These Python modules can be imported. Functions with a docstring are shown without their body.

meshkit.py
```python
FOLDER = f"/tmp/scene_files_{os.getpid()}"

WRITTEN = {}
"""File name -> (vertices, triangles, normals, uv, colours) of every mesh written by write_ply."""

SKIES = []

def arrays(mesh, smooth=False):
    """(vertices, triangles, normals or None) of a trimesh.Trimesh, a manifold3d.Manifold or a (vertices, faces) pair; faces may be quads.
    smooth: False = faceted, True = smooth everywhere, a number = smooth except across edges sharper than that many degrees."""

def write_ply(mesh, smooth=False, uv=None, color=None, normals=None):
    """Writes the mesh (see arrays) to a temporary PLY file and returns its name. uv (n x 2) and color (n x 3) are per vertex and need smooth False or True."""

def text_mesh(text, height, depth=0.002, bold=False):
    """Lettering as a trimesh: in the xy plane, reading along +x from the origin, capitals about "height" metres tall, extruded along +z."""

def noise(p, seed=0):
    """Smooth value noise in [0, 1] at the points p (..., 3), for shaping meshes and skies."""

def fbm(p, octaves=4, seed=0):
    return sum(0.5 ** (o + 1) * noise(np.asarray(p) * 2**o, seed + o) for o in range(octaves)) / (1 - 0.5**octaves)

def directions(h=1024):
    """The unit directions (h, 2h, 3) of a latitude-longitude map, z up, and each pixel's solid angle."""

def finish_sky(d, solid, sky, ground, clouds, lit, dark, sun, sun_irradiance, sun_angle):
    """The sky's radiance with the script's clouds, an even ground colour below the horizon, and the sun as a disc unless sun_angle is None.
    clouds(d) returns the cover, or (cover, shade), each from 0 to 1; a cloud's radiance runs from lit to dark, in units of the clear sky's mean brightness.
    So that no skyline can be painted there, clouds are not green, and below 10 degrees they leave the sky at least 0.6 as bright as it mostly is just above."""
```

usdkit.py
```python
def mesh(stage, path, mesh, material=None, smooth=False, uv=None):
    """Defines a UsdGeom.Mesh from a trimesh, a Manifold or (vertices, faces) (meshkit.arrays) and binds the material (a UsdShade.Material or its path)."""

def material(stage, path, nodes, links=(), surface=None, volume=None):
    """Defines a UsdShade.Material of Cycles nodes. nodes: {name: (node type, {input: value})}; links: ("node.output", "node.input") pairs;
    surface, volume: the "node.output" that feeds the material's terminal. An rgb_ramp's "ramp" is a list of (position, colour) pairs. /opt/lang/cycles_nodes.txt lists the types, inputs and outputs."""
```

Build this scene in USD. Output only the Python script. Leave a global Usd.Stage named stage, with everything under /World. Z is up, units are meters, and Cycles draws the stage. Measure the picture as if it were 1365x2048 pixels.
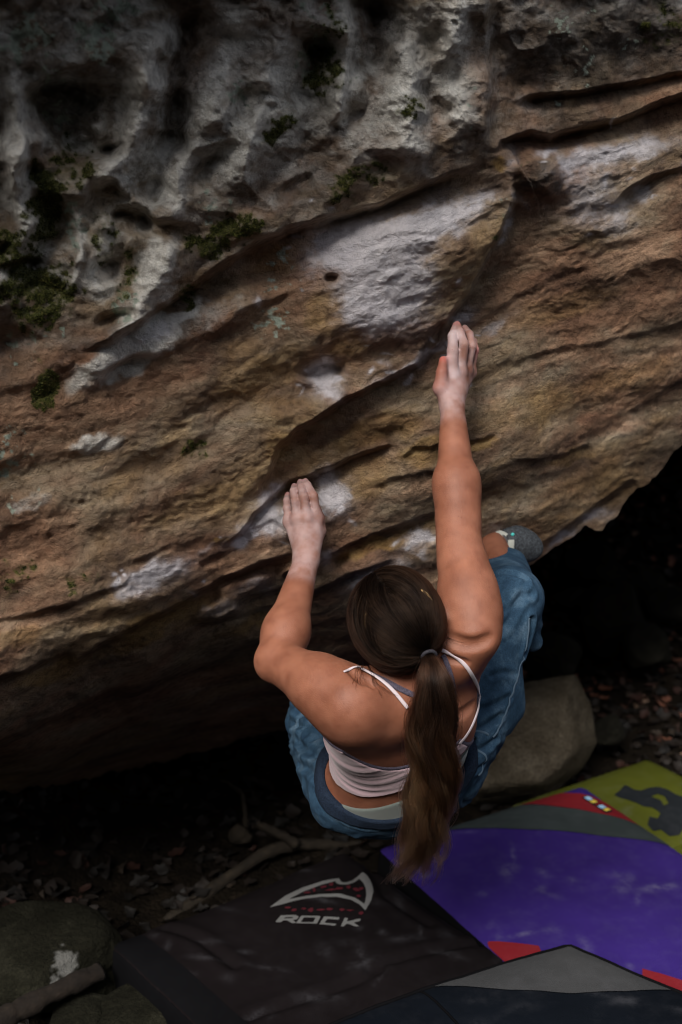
import math
import numpy as np, trimesh, shapely
from shapely import geometry as sg, affinity
from scipy.interpolate import RBFInterpolator
from scipy.spatial import cKDTree
from pxr import Usd, UsdGeom, UsdLux, UsdShade, Sdf, Gf, Vt
import usdkit, meshkit
from meshkit import noise, fbm

stage = Usd.Stage.CreateInMemory()
UsdGeom.SetStageUpAxis(stage, 'Z')
UsdGeom.SetStageMetersPerUnit(stage, 1.0)
WORLD = UsdGeom.Xform.Define(stage, '/World')
UsdGeom.Scope.Define(stage, '/World/Looks')

# ------------------------------------------------------------------ camera, sky, sun, exposure
CAM = np.array([0.0, 0.0, 2.3]); PITCH = math.radians(18.0); F = 2844.0
FW = np.array([0, math.cos(PITCH), -math.sin(PITCH)])
UP = np.array([0, math.sin(PITCH), math.cos(PITCH)])
RT = np.array([1.0, 0, 0])
EXPOSURE = 1.95
SKY, SUN_I, SUN_A = 0.05, 0.40, 24.0
SUN_DIR = np.array([-0.24, -0.63, 0.73]); SUN_DIR /= np.linalg.norm(SUN_DIR)

cam = UsdGeom.Camera.Define(stage, '/World/camera')
cam.CreateHorizontalApertureAttr(24.0); cam.CreateVerticalApertureAttr(36.0)
cam.CreateFocalLengthAttr(24.0 * F / 1365.0)
cam.CreateFStopAttr(2.8); cam.CreateFocusDistanceAttr(2.86)
cam.CreateExposureAttr(EXPOSURE)
cam.CreateClippingRangeAttr(Gf.Vec2f(0.05, 1000))
M = np.eye(4); M[0, :3], M[1, :3], M[2, :3], M[3, :3] = RT, UP, -FW, CAM
cam.AddTransformOp().Set(Gf.Matrix4d(*M.ravel().tolist()))

elev, rot = math.asin(SUN_DIR[2]), math.atan2(SUN_DIR[0], SUN_DIR[1])
sky = UsdLux.DomeLight.Define(stage, '/World/sky')
skym = usdkit.material(stage, '/World/Looks/sky_light', {
    'sky': ('sky_texture', {'sky_type': 'single_scattering', 'sun_disc': False, 'sun_elevation': elev, 'sun_rotation': rot, 'aerosol_density': 3.0}),
    'mx': ('mix_color', {'blend_type': 'mix', 'fac': 0.55, 'b': (6.0, 6.1, 6.3)}),
    'bg': ('background_shader', {'strength': SKY})},
    [('sky.color', 'mx.a'), ('mx.result', 'bg.color')], surface='bg.background')
UsdShade.MaterialBindingAPI.Apply(sky.GetPrim()).Bind(skym)
sky.GetPrim().SetCustomDataByKey('kind', 'structure')
sun = UsdLux.DistantLight.Define(stage, '/World/sun')
sun.CreateIntensityAttr(SUN_I); sun.CreateAngleAttr(SUN_A); sun.CreateNormalizeAttr(True)
sun.CreateColorAttr(Gf.Vec3f(1.0, 0.95, 0.88))
z = SUN_DIR; x = np.cross([0, 0, 1.0], z); x /= np.linalg.norm(x); y = np.cross(z, x)
M = np.eye(4); M[0, :3], M[1, :3], M[2, :3] = x, y, z
sun.AddTransformOp().Set(Gf.Matrix4d(*M.ravel().tolist()))

# ------------------------------------------------------------------ helpers
USED = {}
def numbered(path):
    n = USED.get(path, 0); USED[path] = n + 1
    return path if n == 0 else f'{path}_{n:03d}'
def prim_of(x): return x.GetPrim() if hasattr(x, 'GetPrim') else x
def tag(o, label=None, cat=None, group=None, kind=None):
    p = prim_of(o)
    for k, v in (('label', label), ('category', cat), ('group', group), ('kind', kind)):
        if v: p.SetCustomDataByKey(k, v)
    return p
def thing(name, label, cat, loc=(0, 0, 0), group=None):
    x = UsdGeom.Xform.Define(stage, numbered('/World/' + name))
    x.AddTranslateOp().Set(Gf.Vec3d(*map(float, loc)))
    tag(x, label, cat, group)
    return x
def obj(name, mesh, mat, parent=None, smooth=True, vars=None, label=None):
    """One Mesh prim; with a parent that is an Xform thing, points are made relative to the thing's base."""
    base = str(prim_of(parent).GetPath()) if parent is not None else '/World'
    if parent is not None:
        t = UsdGeom.XformCache().GetLocalToWorldTransform(prim_of(parent)).ExtractTranslation()
        v, f = (mesh.vertices, mesh.faces) if hasattr(mesh, 'vertices') else mesh
        mesh = (np.asarray(v) - np.array(t), np.asarray(f))
    m = usdkit.mesh(stage, numbered(base + '/' + name), mesh, mat, smooth)
    pv = UsdGeom.PrimvarsAPI(m)
    for k, a in (vars or {}).items():
        pv.CreatePrimvar(k, Sdf.ValueTypeNames.Color3fArray, 'vertex').Set(Vt.Vec3fArray.FromNumpy(np.ascontiguousarray(a, np.float32)))
    if label: tag(m, label)
    return m
def P(px, py, d):
    """World point seen at photograph position (px, py) at distance d along the view axis."""
    px, py, d = np.broadcast_arrays(np.asarray(px, float), np.asarray(py, float), np.asarray(d, float))
    return CAM + d[..., None] * (FW + RT * ((px - 682.5) / F)[..., None] - UP * ((py - 1024) / F)[..., None])
def pix(p):
    q = np.asarray(p) - CAM; d = q @ FW
    return 682.5 + F * (q @ RT) / d, 1024 - F * (q @ UP) / d, d
def on_plane(px, py, z=0.0):
    r = FW + RT * ((np.asarray(px, float) - 682.5) / F)[..., None] - UP * ((np.asarray(py, float) - 1024) / F)[..., None]
    return CAM + r * ((z - CAM[2]) / r[..., 2])[..., None]
def sstep(a, b, x):
    t = np.clip((x - a) / (b - a), 0, 1); return t * t * (3 - 2 * t)
def nrm(v): v = np.asarray(v, float); return v / np.linalg.norm(v, axis=-1, keepdims=True)
def grid_faces(nr, nc):
    i = np.arange(nr * nc).reshape(nr, nc)
    return np.stack([i[:-1, :-1], i[1:, :-1], i[1:, 1:], i[:-1, 1:]], -1).reshape(-1, 4)
def tube(pts, rad, n=8, flat=None, cap=True):
    """Tube along a polyline; rad per point; flat=(normals, thickness) makes a ribbon-like ellipse."""
    pts = np.asarray(pts, float); m = len(pts); rad = np.broadcast_to(rad, m)
    t = np.gradient(pts, axis=0); t = nrm(t)
    if flat is None:
        a = np.array([0, 0, 1.0]) if abs(t[0][2]) < .9 else np.array([1.0, 0, 0]); N = []
        for k in range(m):
            a = a - t[k] * (a @ t[k]); a /= np.linalg.norm(a); N.append(a)
        N = np.array(N); rn = rad
    else:
        N = flat[0] - t * (flat[0] * t).sum(1)[:, None]; N = nrm(N); rn = np.broadcast_to(flat[1], m)
    B = np.cross(t, N); th = np.linspace(0, 2 * np.pi, n, endpoint=False)
    v = pts[:, None] + N[:, None] * (np.cos(th)[None, :, None] * rn[:, None, None]) + B[:, None] * (np.sin(th)[None, :, None] * rad[:, None, None])
    v = v.reshape(-1, 3); f = []
    for k in range(m - 1):
        for j in range(n):
            a, b = k * n + j, k * n + (j + 1) % n
            f += [[a, b, b + n], [a, b + n, a + n]]
    if cap:
        v = np.vstack([v, pts[0], pts[-1]]); c0, c1 = len(v) - 2, len(v) - 1
        for j in range(n):
            f += [[c0, (j + 1) % n, j], [c1, (m - 1) * n + j, (m - 1) * n + (j + 1) % n]]
    return v, np.array(f)
def spline(pts, n):
    from scipy.interpolate import CubicSpline
    pts = np.asarray(pts, float); s = np.r_[0, np.cumsum(np.linalg.norm(np.diff(pts, axis=0), axis=1) ** .5)]
    return CubicSpline(s, pts)(np.linspace(0, s[-1], n))
MAT = lambda name, *a, **k: usdkit.material(stage, '/World/Looks/' + name, *a, **k)
# ------------------------------------------------------------------ the boulder
# distance of the overhanging face along view rays, laid down by control points and then carved
CTRL = [(-700,-700,1.55),(0,-600,1.75),(680,-700,1.95),(1365,-600,2.45),(2100,-700,3.0),
 (-700,0,1.95),(-600,700,2.2),(-700,1400,2.6),(0,0,2.22),(0,500,2.45),(0,900,2.62),(0,1200,2.76),(0,1400,2.88),(0,1480,3.02),(0,1590,3.95),
 (340,0,2.35),(340,450,2.58),(330,700,2.70),(320,1000,2.84),(300,1250,3.02),(300,1350,3.25),(300,1520,4.25),
 (680,0,2.5),(680,300,2.64),(720,560,2.82),(640,850,2.97),(600,975,3.075),(600,1060,3.10),(560,1200,3.26),(520,1300,3.46),(520,1400,3.95),(620,1430,4.1),
 (960,0,2.62),(960,300,2.78),(900,520,2.90),(905,655,3.03),(935,740,3.08),(905,900,3.13),(800,1100,3.30),(760,1250,3.5),(860,1250,3.55),(760,1400,4.1),
 (1180,0,2.82),(1180,300,3.02),(1180,600,3.22),(1150,850,3.38),(1010,1000,3.34),(1020,1085,3.52),(1080,1080,3.56),
 (1365,0,2.98),(1365,300,3.14),(1365,600,3.36),(1365,850,3.64),(1250,950,3.62),
 (1900,0,3.4),(1900,500,3.9),(2100,300,4.0),(1650,650,3.8)]
CTRL = np.array(CTRL, float)
rbf = RBFInterpolator(CTRL[:, :2] / 1000, CTRL[:, 2], kernel='thin_plate_spline', smoothing=2e-3)
BOT = np.array([(-900,1640),(-300,1625),(0,1590),(150,1562),(300,1530),(450,1490),(560,1462),(700,1430),(850,1330),(960,1215),(1010,1166),(1060,1132),(1100,1104),(1150,1066),(1175,1052),(1205,1056),(1235,1030),(1260,990),(1300,962),(1340,915),(1365,892),(1450,820),(1600,720),(1900,560),(2300,400)], float)

rs = np.random.RandomState(4)
def poly_sd(X, Y, pts):
    """(signed distance to a left-to-right polyline: positive below it / to its right, parameter along it 0..1)."""
    pts = np.asarray(pts, float); best = np.full(X.shape, 1e9); sgn = np.zeros(X.shape); par = np.zeros(X.shape)
    L = np.r_[0, np.cumsum(np.linalg.norm(np.diff(pts, axis=0), axis=1))]
    for k in range(len(pts) - 1):
        a, b = pts[k], pts[k + 1]; d = b - a; l = np.hypot(*d)
        t = np.clip(((X - a[0]) * d[0] + (Y - a[1]) * d[1]) / l ** 2, 0, 1)
        dx, dy = X - a[0] - t * d[0], Y - a[1] - t * d[1]; q = np.hypot(dx, dy)
        c = d[0] * (Y - a[1]) - d[1] * (X - a[0])
        m = q < best
        best = np.where(m, q, best); sgn = np.where(m, np.sign(c), sgn); par = np.where(m, (L[k] + t * l) / L[-1], par)
    return best * sgn, par
# ledges: polyline, recess under it (m), recovery length (px), bulge above it (fraction), onset (px)
EDGES = [
 ([(150,720),(210,690),(300,640),(370,590),(430,545),(500,500),(560,470),(650,440),(760,415),(860,372),(940,338),(985,310)], .060, 70, .5, 9),
 ([(985,310),(1005,283),(1060,268),(1100,280),(1160,262),(1250,240),(1330,205),(1420,180)], .075, 60, .35, 8),
 ([(1020,215),(1060,196),(1110,190),(1180,182),(1270,168),(1420,140)], .045, 34, .4, 8),
 ([(978,-120),(985,0),(992,120),(990,200),(980,300)][::-1], .055, 110, .5, 14),
 ([(700,-40),(706,60),(700,150),(690,260)][::-1], .030, 60, .4, 10),
 ([(1024,330),(1030,400),(1012,450),(985,500),(945,575),(905,640),(885,685),(832,735),(765,768),(690,802),(640,842),(592,868),(562,900),(545,950),(500,1010)][::-1], .070, 75, .35, 6),
 ([(440,1100),(480,1070),(512,1030),(545,1000),(582,968),(640,944),(720,918),(800,885)], .048, 34, .45, 5),
 ([(930,670),(985,625),(1060,585),(1140,545),(1190,535)], .016, 40, .2, 9),
 ([(1030,735),(1100,705),(1200,690),(1290,668),(1400,640)], .016, 40, .3, 8),
 ([(800,925),(830,896),(862,898),(900,884),(950,884),(1002,874)], .022, 26, .3, 6),
 ([(740,985),(800,960),(850,948),(880,955)], .016, 26, .3, 7),
 ([(1020,925),(1080,918),(1140,908),(1190,886)], .016, 26, .4, 6),
 ([(640,1125),(700,1092),(770,1066),(820,1050),(880,1030)], .035, 34, .4, 7),
 ([(560,1215),(640,1180),(720,1150),(800,1120)], .030, 34, .4, 7),
 ([(130,1345),(200,1300),(290,1250),(370,1206),(440,1166),(520,1132),(600,1112)], .050, 50, .45, 8),
 ([(-60,1385),(0,1362),(60,1340),(115,1318),(150,1305)], .030, 30, .4, 6),
 ([(-60,1255),(40,1238),(130,1218),(220,1182),(260,1168)], .020, 40, .3, 8),
 ([(250,1420),(330,1360),(420,1330),(520,1285),(600,1240)], .030, 40, .4, 8),
 ([(-60,1520),(60,1470),(180,1410),(260,1370)], .070, 50, .3, 10),
 ([(360,915),(400,880),(430,850),(520,790)], .012, 30, .3, 8),
 ([(180,970),(260,930),(330,890)], .010, 36, .3, 10),
 ([(60,1080),(180,1040),(300,1015),(420,985)], .012, 40, .3, 10),
 ([(1250,400),(1290,372),(1340,350),(1400,330)], .035, 30, .3, 7),
 ([(1150,885),(1230,850),(1320,800),(1400,740)], .014, 40, .3, 10),
 ([(1080,1100),(1140,1062),(1200,1010),(1280,960)], .03, 30, .3, 8),
 ([(555,1156),(640,1128),(710,1104)], .03, 24, .5, 6), ([(470,1206),(540,1188),(610,1166)], .03, 22, .5, 6), ([(380,1254),(470,1236),(560,1212)], .03, 22, .5, 6), ([(395,1130),(440,1108),(480,1098)], .02, 20, .4, 6), ([(500,1060),(545,1045),(575,1060)], .014, 16, .4, 5),
 ([(575,860),(590,800),(600,760)], .014, 40, .4, 10),
]
EDGES = [(p, A * (.72 if A <= .022 else .9), L, b, o * 1.35) for p, A, L, b, o in EDGES]
# pockets: centre, radii, angle (deg, image), depth (m); negative = boss
POCKETS = [(130,205,80,62,-10,.085),(352,215,42,52,20,.045),(345,285,42,34,0,.045),(335,140,40,45,0,.03),(210,408,62,42,15,.05),(262,448,46,40,0,.05),(330,462,60,26,10,.03),
 (205,548,36,46,35,.035),(250,742,66,24,-32,.04),(232,640,50,20,-20,.03),(664,557,15,11,0,.03),(646,742,52,30,-5,.050),(640,792,44,34,-20,.018),
 (760,60,44,60,0,.035),(640,88,30,24,0,.03),(50,545,50,26,-10,.04),(20,690,60,30,0,.03),(150,270,46,40,0,.04),(210,305,30,24,0,.03),(585,380,50,22,-30,.02),(300,380,40,30,0,.02),
 (1290,375,60,14,-30,.03),(1075,343,56,56,0,-.035),(860,90,50,34,-40,.018),(890,170,60,34,-30,.015),(450,330,60,40,-40,.02),(500,210,50,36,-50,.02),(570,130,44,36,-40,.018),
 (700,250,60,30,-60,.02),(860,260,70,40,-30,.018),(780,330,40,30,0,.015),(60,380,30,70,10,.03),(90,600,60,50,0,.03),(400,60,60,40,-40,.02),(230,60,60,40,-20,.035),
 (170,885,50,18,-15,-.012),(320,540,44,60,25,-.012),(265,250,28,60,15,-.014),(30,300,26,110,-5,-.03),(440,210,26,60,25,-.014),(300,160,36,30,10,-.012),
 (490,1172,60,22,-18,-.040),(445,1216,66,24,-16,-.042),(600,1140,50,16,-20,-.02),(640,1030,60,40,-20,-.008),(780,440,150,40,-22,-.012),(770,600,90,60,0,-.01),(560,1010,40,40,0,-.006),(800,560,250,130,-27,-.055),(1210,340,150,80,-12,-.035),(400,640,170,50,-27,-.03),(640,770,70,60,-20,-.02),(300,1170,140,50,-22,-.025)]
RIDGES = [([(335,50),(295,140),(282,220),(255,300),(215,345),(175,395)],34,.055),([(402,275),(372,330),(350,400),(362,445)],30,.035),([(352,465),(325,540),(285,612),(230,700),(170,765)],36,.045),([(15,120),(40,200),(52,280),(30,350),(52,450),(40,520)],26,.05),
 ([(215,465),(188,530),(200,600)],28,.025),([(505,0),(450,110),(420,200),(402,275)],44,.04),([(600,60),(545,170),(490,290),(430,390)],44,.035),([(150,420),(164,500),(140,590)],13,.022),([(692,-40),(692,120),(680,270)],30,.035),([(830,60),(800,220),(845,330)],60,.035),([(930,-40),(900,120),(930,280)],50,.03),
 ([(366,20),(362,130),(354,220),(350,300)],24,-.065),([(90,250),(170,290),(235,300)],34,-.045),([(100,380),(110,470),(70,560)],34,-.04),([(740,-20),(745,90),(750,200)],34,-.045),([(560,330),(500,400),(440,450)],30,-.02),([(640,60),(630,180),(600,300)],26,-.025),([(270,420),(300,470),(260,560)],22,-.03),([(870,30),(860,180),(880,290)],26,-.025)]
POCKETS = [(a, b, c, d, e, f * (1.0 if (f > 0 and b < 700 - .42 * a) else 1)) for a, b, c, d, e, f in POCKETS]
for _ in range(14):      # alveolar weathering of the upper face
    cx, cy = rs.uniform(-80, 980), rs.uniform(-60, 640)
    if cy > 700 - .75 * cx + 60 or rs.rand() < .2:
        pass
    s = rs.uniform(16, 46)
    if cy < 680 - .42 * cx: POCKETS.append((cx, cy, s * rs.uniform(.7, 1.5), s, rs.uniform(-70, 20), rs.uniform(.008, .022)))

def bed(X, Y):            # bedding coordinates: along, across the dipping layers
    a = math.radians(-19)
    return X * math.cos(a) + Y * math.sin(a), -X * math.sin(a) + Y * math.cos(a)
def n2(x, y, sd, octv=3): return fbm(np.stack([x, y, np.full_like(x, sd * 7.31)], -1), octv, sd)

def ridge_prof(X, Y, pts, w):
    pts = np.asarray(pts, float); lo, hi = pts.min(0) - 3 * w, pts.max(0) + 3 * w; o = np.zeros(X.shape)
    m = (X > lo[0]) & (X < hi[0]) & (Y > lo[1]) & (Y < hi[1])
    if m.any(): s, t = poly_sd(X[m], Y[m], pts); o[m] = np.exp(-np.abs(s / w) ** 1.7) * (.35 + .65 * sstep(0, .15, t) * sstep(1, .85, t))
    return o
def rock_depth(X, Y):
    D = rbf(np.stack([X.ravel(), Y.ravel()], -1) / 1000).reshape(X.shape)
    wx, wy = (n2(X / 90, Y / 90, 1) - .5) * 46, (n2(X / 90, Y / 90, 2) - .5) * 46
    wx += (n2(X / 22, Y / 22, 3, 2) - .5) * 13; wy += (n2(X / 22, Y / 22, 4, 2) - .5) * 13
    Xw, Yw = X + wx, Y + wy
    for pts, A, L, bl, on in EDGES:
        pts = np.asarray(pts, float); lo, hi = pts.min(0) - 4.5 * L, pts.max(0) + 4.5 * L
        m = (X > lo[0]) & (X < hi[0]) & (Y > lo[1]) & (Y < hi[1])
        if not m.any(): continue
        s, t = poly_sd(X[m] + wx[m] * .45, Y[m] + wy[m] * .45, pts)
        fade = sstep(0, .12, t) * sstep(1, .88, t); fade = np.maximum(fade, .0)
        amp = A * fade * (.65 + .7 * n2(t * 9, t * 0 + L, 5, 2))
        prof = np.where(s > 0, sstep(-on, on * .6, s) * np.exp(-np.maximum(s, 0) / L), sstep(-on, on * .6, s) - bl * np.exp(np.minimum(s, 0) / (L * .8)) * sstep(0, -on, s))
        D[m] += amp * prof * np.exp(-(s / (4 * L)) ** 4)
    for cx, cy, rx, ry, an, dp in POCKETS:
        R = 1.7 * max(rx, ry); m = (abs(X - cx) < R + 40) & (abs(Y - cy) < R + 40)
        if not m.any(): continue
        k = 1.15 if dp > 0 and cy < 700 - .42 * cx else .45
        dx, dy = X[m] + wx[m] * k - cx, Y[m] + wy[m] * k - cy; c, s = math.cos(math.radians(an)), math.sin(math.radians(an))
        u, v = (dx * c + dy * s) / rx, (-dx * s + dy * c) / ry
        q = np.sqrt(u * u + v * v)
        # a pocket is deepest under its upper rim
        D[m] += dp * sstep(1.12, .45, q) * (1 - .45 * np.clip(v, -1, 1) * (dp > 0))
    for pts, w, hgt in RIDGES: D -= hgt * ridge_prof(X + wx * .7, Y + wy * .7, pts, w)
    b, c = bed(Xw, Yw)
    up = sstep(120, -160, Y - (700 - .45 * X))            # upper weathered zone
    low = 1 - up
    lay = n2(b / 210, c / 42, 11, 4) - .5                   # bedding layers
    lay2 = n2(b / 320 + 5, c / 70, 19, 3) - .5
    pat = sstep(.35, .65, n2(X / 160, Y / 120, 18, 2))      # bedding shows in places only
    ridge = np.abs(2 * n2(b / 150, c / 30, 12, 4) - 1)
    D += low * (.075 * lay2 + .036 * lay * (.3 + .7 * pat) + .012 * (ridge - .3) * pat)
    D += low * .013 * (n2(b / 40, c / 20, 13, 3) - .5) * (.3 + .7 * pat)
    D += (up * .15 + low * .06) * (n2(Xw / 130, Yw / 110, 14, 4) - .5)
    bil = np.abs(2 * n2(X / 150 + (wx + wy) / 260, Y / 170, 15, 2) - 1)       # billowed hollows with crests
    D += up * .115 * (bil - .45)
    D += up * .020 * (n2(Xw / 40, Yw / 40, 20, 3) - .5)
    sc = np.abs(2 * n2(b / 46, c / 22, 22, 3) - 1)           # conchoidal scaling of the lower face
    D += low * .009 * (sc - .4) * (.35 + .65 * n2(X / 110, Y / 110, 23, 2))
    D += up * .010 * (n2(Xw / 11, Yw / 11, 16, 3) - .5) + low * .0075 * (n2(b / 15, c / 9, 17, 3) - .5) + .0045 * (n2(X / 7.5, Y / 7.5, 24, 2) - .5)
    return D
def line(lo, a, b, hi, fine, coarse):
    return np.r_[np.arange(lo, a, coarse), np.arange(a, b, fine), np.arange(b, hi + coarse, coarse)]
xs = line(-900, -80, 1445, 2200, 2.6, 22.0)
fr = np.r_[np.linspace(0, .26, 24, endpoint=False), np.linspace(.26, 1, 640)]
ybot = np.interp(xs, BOT[:, 0], BOT[:, 1]) + (n2(xs / 30, xs * 0, 21) - .5) * 26
X = np.broadcast_to(xs, (len(fr), len(xs))).copy(); Y = -650 + fr[:, None] * (ybot + 650)[None, :]
D = rock_depth(X, Y)
hand_clear = []           # (px, py, depth that the rock has to stay behind, radius px)
def clear(D, X, Y, cx, cy, d, r):
    w = sstep(r * 1.9, r, np.hypot(X - cx, Y - cy)); return np.maximum(D, D * (1 - w) + d * w)
CLEAR = [(905,740,3.045,42),(908,690,3.035,30),(935,700,3.05,30),(881,760,3.0,30),(611,1050,3.045,55),(605,1000,3.055,40),(640,1060,3.05,40)]
for c in CLEAR: D = clear(D, X, Y, *c)
FRONT = P(X, Y, D)
# the edge rolls under and the body closes behind and above: a solid block
edge = FRONT[-1]; rows = []
for k, (back, rise) in enumerate([(.10, .02), (.30, .10), (.8, .22), (1.6, .1), (2.6, -.4), (3.2, -1.6), (4.2, -1.8), (4.6, 3.5), (2.0, 5.0), (-.2, 4.6)]):
    q = edge.copy(); q[:, 1] += back; q[:, 2] += rise if k < 5 else 0
    if k >= 5: q[:, 2] = [-.6, -.7, 3.6, 5.2, 4.6][k - 5]; q[:, 1] = np.maximum(q[:, 1], 6.2 if k < 8 else -99)
    rows.append(q)
top = FRONT[0].copy(); rows.append(top + np.array([0, .25, .35]))
rows[-1][:, 2] = np.maximum(rows[-1][:, 2], top[:, 2] + .3)
ALL = np.concatenate([FRONT[None, 0] * 0 + FRONT[None, 0], FRONT[1:], np.array(rows), FRONT[None, 0]], 0)
nr, nc = ALL.shape[:2]
RV = ALL.reshape(-1, 3); RF = grid_faces(nr, nc)
# close the two ends
capv = []; capf = []
for col, flip in ((0, False), (nc - 1, True)):
    ring = np.arange(nr) * nc + col; c = len(RV) + len(capv); capv.append(ALL[:, col].mean(0))
    for k in range(nr - 1):
        tri = [ring[k], ring[k + 1], c]; capf.append(tri[::-1] if not flip else tri)
RF3 = np.vstack([RF[:, [0, 1, 2]], RF[:, [0, 2, 3]], np.array(capf)])
RVall = np.vstack([RV, np.array(capv)])
# ---- what grows and lies on it: chalk, moss, lichen, ochre, black weathering with painted shade, pale crust with painted light
def blob(X, Y, lst, nx, ny, soft=False):
    m = np.zeros(X.shape)
    for cx, cy, rx, ry, an, st in lst:
        dx, dy = X + nx - cx, Y + ny - cy; c, s = math.cos(math.radians(an)), math.sin(math.radians(an))
        q = np.hypot((dx * c + dy * s) / rx, (-dx * s + dy * c) / ry)
        e = st * (np.exp(-1.5 * np.minimum(q, 6) ** 2.4) if soft else sstep(1.25, .55, q)); m = 1 - (1 - m) * (1 - e) if soft else np.maximum(m, e)
    return m
CHALK = [(790,470,190,52,-16,.8),(900,420,90,40,-22,.45),(690,470,90,50,-10,.6),(760,560,130,110,0,.55),(720,490,80,40,-10,.9),(880,450,70,30,-25,.7),(775,580,85,80,0,.9),(730,620,50,44,0,.7),(830,560,50,50,0,.6),(960,400,44,20,-30,.45),
 (1210,312,110,34,-12,.75),(1180,395,80,70,0,.5),(1310,290,60,24,-10,.4),(1240,440,50,40,-60,.4),(1285,390,30,18,-30,.5),
 (668,995,46,48,10,.85),(650,950,40,22,-20,.5),(545,1035,50,48,20,.7),(490,1070,46,18,-35,.85),(545,985,40,14,-35,.6),(310,1152,84,30,-22,.85),(240,1185,30,16,-25,.4),
 (650,755,44,42,0,.75),(660,790,30,24,0,.6),(845,1078,44,30,0,.75),(655,1118,24,26,0,.5),(730,1172,50,30,-20,.55),(800,1150,40,40,0,.45),(510,1172,50,18,-16,.4),(440,1222,54,18,-12,.35),
 (930,632,34,24,-30,.5),(985,650,50,14,-30,.4),(860,710,70,12,-36,.5),(780,755,60,10,-20,.4),(1130,1078,50,12,-36,.55),(1195,1035,40,14,-10,.5),(1000,1065,40,14,0,.35),
 (1100,298,26,10,-20,.6),(1130,330,12,40,-15,.5),(1040,390,34,12,40,.35),(1025,320,16,30,0,.35),(1018,440,12,30,20,.45),(1000,480,10,20,20,.4),(410,1100,30,8,-20,.3),(310,665,60,18,-22,.5),(515,598,14,16,0,.6)]
_rc = np.random.RandomState(19)
for _cx, _cy, _sx, _sy, _n in [(640, 1010, 60, 36, 16), (500, 1065, 50, 20, 10), (925, 690, 40, 50, 12), (650, 755, 40, 30, 8), (790, 740, 90, 24, 10), (830, 1080, 60, 26, 10), (320, 1150, 80, 24, 8), (780, 520, 150, 90, 22), (1200, 340, 110, 60, 16)]:
    for _ in range(_n): CHALK.append((_cx + _sx * _rc.normal() * .7, _cy + _sy * _rc.normal() * .7, _rc.uniform(5, 15), _rc.uniform(3, 8), _rc.uniform(-60, 20), _rc.uniform(.35, .75)))
MOSS = [(90,400,44,80,0,.9),(650,140,44,56,0,.7),(560,255,46,30,-20,.8),(470,455,70,34,-15,.8),(420,490,50,30,-20,.7),(745,345,40,36,0,.7),(70,590,90,80,0,.75),(92,775,24,46,0,.8),
 (810,222,40,28,0,.6),(690,370,60,34,-20,.5),(150,330,50,60,0,.6),(200,470,40,60,0,.4),(1330,60,60,50,0,.4),(1060,330,26,24,0,.35),(380,590,30,18,-25,.6),(390,890,40,18,-30,.5),(990,440,12,50,20,.4),(30,500,60,50,0,.7),(260,560,20,80,15,.5),(660,60,40,60,0,.5),(30,1150,60,30,-20,.4),(340,1150,20,10,0,.2),(160,1170,40,20,0,.4)]
LICH = [(60,75,60,50,0,.9),(200,70,50,46,0,.9),(240,10,50,30,0,.8),(640,120,60,60,0,.7),(470,180,30,30,0,.7),(640,30,60,40,0,.6),(110,180,26,120,0,.5),(150,470,24,70,0,.7),(260,600,24,60,10,.7),(60,650,80,80,0,.5),(560,560,40,60,20,.5),(540,640,30,50,0,.5),(430,420,60,30,0,.5),(20,900,40,60,0,.6),(40,1000,40,40,0,.4),(1130,30,40,60,20,.4),(1150,150,60,30,-20,.5),(1260,90,40,50,0,.4),(860,780,0.1,.1,0,0),(940,235,10,60,5,.4),(1000,400,30,16,-30,.4)]
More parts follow.
